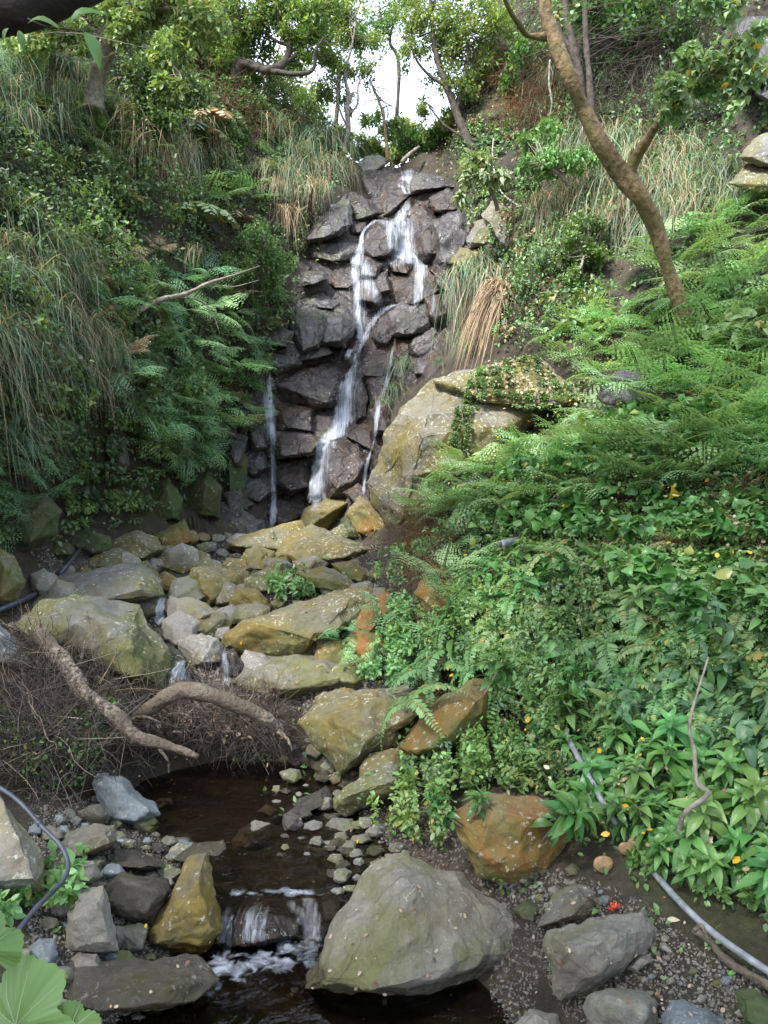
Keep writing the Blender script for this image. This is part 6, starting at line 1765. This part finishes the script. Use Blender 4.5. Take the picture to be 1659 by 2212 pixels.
# big lobed leaf in the bottom left corner
def lobed():
    V = [(0, 0, 0)]; n_ = 150
    for k in range(n_):
        a_ = -2.7 + 5.4 * k / (n_ - 1)
        r0 = .60 + .30 * abs(math.cos(a_ * 1.6)) ** .7 + .05 * abs(math.sin(a_ * 17))
        for f_ in (.33, .66, 1.0):
            rr_ = 1
            V.append((math.sin(a_) * r0 * f_, math.cos(a_) * r0 * f_ , .09 * math.cos(a_ * 6.4) * f_ - .22 * f_ * f_))
    Q = []
    for k in range(n_ - 1):
        a_ = 1 + k * 3
        Q += [[0, a_, a_ + 3, a_ + 3]]
        for j_ in (0, 1): Q.append([a_ + j_, a_ + j_ + 1, a_ + j_ + 4, a_ + j_ + 3])
    V = np.array(V); Q = np.array(Q)
    return V, Q


LV, LQ = lobed()
tri = LQ[:, 2] == LQ[:, 3]
LM['corner'] = leaf_mat('broad_soft_leaf', (.17, .30, .10), (.20, .34, .12), trans=.35)
root = empty('broad_leaf_plant', P(-40, 2330, 1.5)); b0 = np.array(root.location)
tag(root, 'broad pale lobed leaves of a plant in the bottom left corner, close to the camera', 'plant')
build('stem', tube(spline(np.array([P(-60, 2420, 1.5)[:], P(-40, 2330, 1.5)[:], P(20, 2240, 1.45)[:]]), 8) - b0, .004, 6), [LM['mid']], root)
for (u, v, s_, yv, m_) in [(35, 2215, .125, (.2, .1, 1), 'corner'), (-30, 2050, .07, (-.3, .2, 1), 'mid'), (150, 2230, .06, (.9, .1, .1), 'mid')]:
    Rm = basis(np.array([yv], float), np.array([[-.2, -1, .75]]))
    p_ = [np.array(P(u, v, 1.45)[:]) - b0]
    V, Q = inst((LV, LQ[~tri]), p_, Rm, np.array([s_])); V3, Q3 = inst((LV, LQ[tri][:, :3]), p_, Rm, np.array([s_]))
    build('leaf', [(V, Q, 0), (V3, Q3, 0)], [LM[m_]], root)
    d0 = p_[0]; d1 = d0 + np.array(yv) / np.linalg.norm(yv) * s_ * .8 + np.array([0, -.004, 0])
    vn = tube(np.array([d0 + (0, -.004, 0), (d0 + d1) / 2 + (0, -.006, 0), d1]), [.0014, .0011, .0004], 5)
    for a_, l_ in ((-2.1, .6), (-1.25, .75), (-.6, .85), (.6, .85), (1.25, .75), (2.1, .6)):
        e_ = Rm[0] @ (np.array([math.sin(a_) * l_, math.cos(a_) * l_, .05 - .2 * l_ * l_]) * s_); e2 = Rm[0] @ (np.array([math.sin(a_) * l_ * .5, math.cos(a_) * l_ * .5, .06]) * s_)
        vn += tube(np.array([d0 + (0, -.003, 0), d0 + e2, d0 + e_]), [.001, .0008, .0003], 4, cap=False)
    build('veins', join(vn), [LM['pale']], root)

# ------------------------------------------------------------ what sets each plant and stone apart
MARKS = [(1490, 730, 'foot of the leaning tree'), (1345, 385, 'fork of the leaning tree'), (1262, 240, 'upper leaning trunk'), (1000, 930, 'lichen boulder'), (1083, 1176, 'open pipe end'), (1355, 840, 'grey-brown ledge rock'),
         (1250, 1262, 'broken stick'), (1090, 1830, 'orange mossy block'), (920, 1960, 'giant foreground boulder'), (1300, 2050, 'banded slab'), (1225, 1920, 'smooth grey stone'), (1262, 1660, 'upper grey pipe'),
         (1560, 2030, 'lower grey pipe'), (1345, 1840, 'bracket fungi'), (1490, 1750, 'bent grey branch'), (975, 1600, 'dark ochre boulder'), (940, 1180, 'hanging brown roots'), (640, 1455, 'smooth lens-shaped slab'),
         (650, 1340, 'long mossy yellow boulder'), (200, 1385, 'largest olive boulder'), (180, 1275, 'long grey slab'), (700, 1180, 'pyramid-like rock'), (600, 1255, 'upright orange stone'), (790, 1550, 'pointed ochre boulder'),
         (260, 1720, 'slate-blue boulder'), (400, 1940, 'leaning mossy rock'), (200, 1980, 'grey-green wedge stone'), (45, 1830, 'big pale block'), (560, 1790, 'pale stone in the pool'), (470, 1520, 'curved log'),
         (660, 830, 'dark dome boulder'), (730, 1010, 'cube-like brown boulder'), (820, 520, 'round splitting boulder'), (690, 540, 'horizontal ledge'), (870, 370, 'lip of the falls'), (940, 510, 'large grey slab'), (670, 700, 'fractured grey face'),
         (920, 750, 'cracked bluish slab'), (585, 930, 'thin left fall'), (1035, 600, 'great drooping tuft'), (1040, 380, 'light-leaved shrub'), (1140, 450, 'white hose'), (370, 640, 'bare dead branch'), (425, 470, 'comb-fronded plant'),
         (215, 150, 'slanting tree'), (560, 560, 'fine-leaved bush'), (1270, 540, 'creeper bush'), (1620, 640 - 520, 'dark right-edge rock'), (1620, 360, 'tan right-edge rock'), (480, 1030, 'green mossy face'), (260, 850 + 70, 'brown cliff rock'), (340, 250, 'dark rounded bush'),
         (60, 1130, 'shaded bank rock'), (1448, 1078, 'large yellow leaf'), (20, 1240, 'lichen-spotted brown boulder'), (1360, 1272, 'bright yellow leaf'), (1450, 780, 'yellow vine leaf'), (1575, 165, 'hanging yellow leaf')]
ORD = ['nearest', 'second nearest', 'third nearest', 'fourth nearest', 'fifth nearest', 'sixth nearest', 'seventh nearest', 'eighth nearest', 'ninth nearest', 'tenth nearest'] + ['%dth nearest' % k for k in range(11, 60)]
bk = {}
for o_, lab, u, v in REG:
    k = min(range(len(MARKS)), key=lambda i_: (MARKS[i_][0] - u) ** 2 + (MARKS[i_][1] - v) ** 2)
    dx, dy = u - MARKS[k][0], v - MARKS[k][1]
    if abs(dx) > 1.5 * abs(dy): dr = 'left of' if dx < 0 else 'right of'
    else: dr = 'above' if dy < 0 else 'below'
    bk.setdefault((lab, k, dr), []).append((dx * dx + dy * dy, o_.name, o_))
for (lab, k, dr), l_ in bk.items():
    l_.sort(key=lambda q_: q_[0])
    for i_, (_, _, o_) in enumerate(l_):
        o_['label'] = ('%s %s the %s' % (lab, dr, MARKS[k][2])) if len(l_) == 1 else '%s, %s %s the %s' % (lab, ORD[i_], dr, MARKS[k][2])
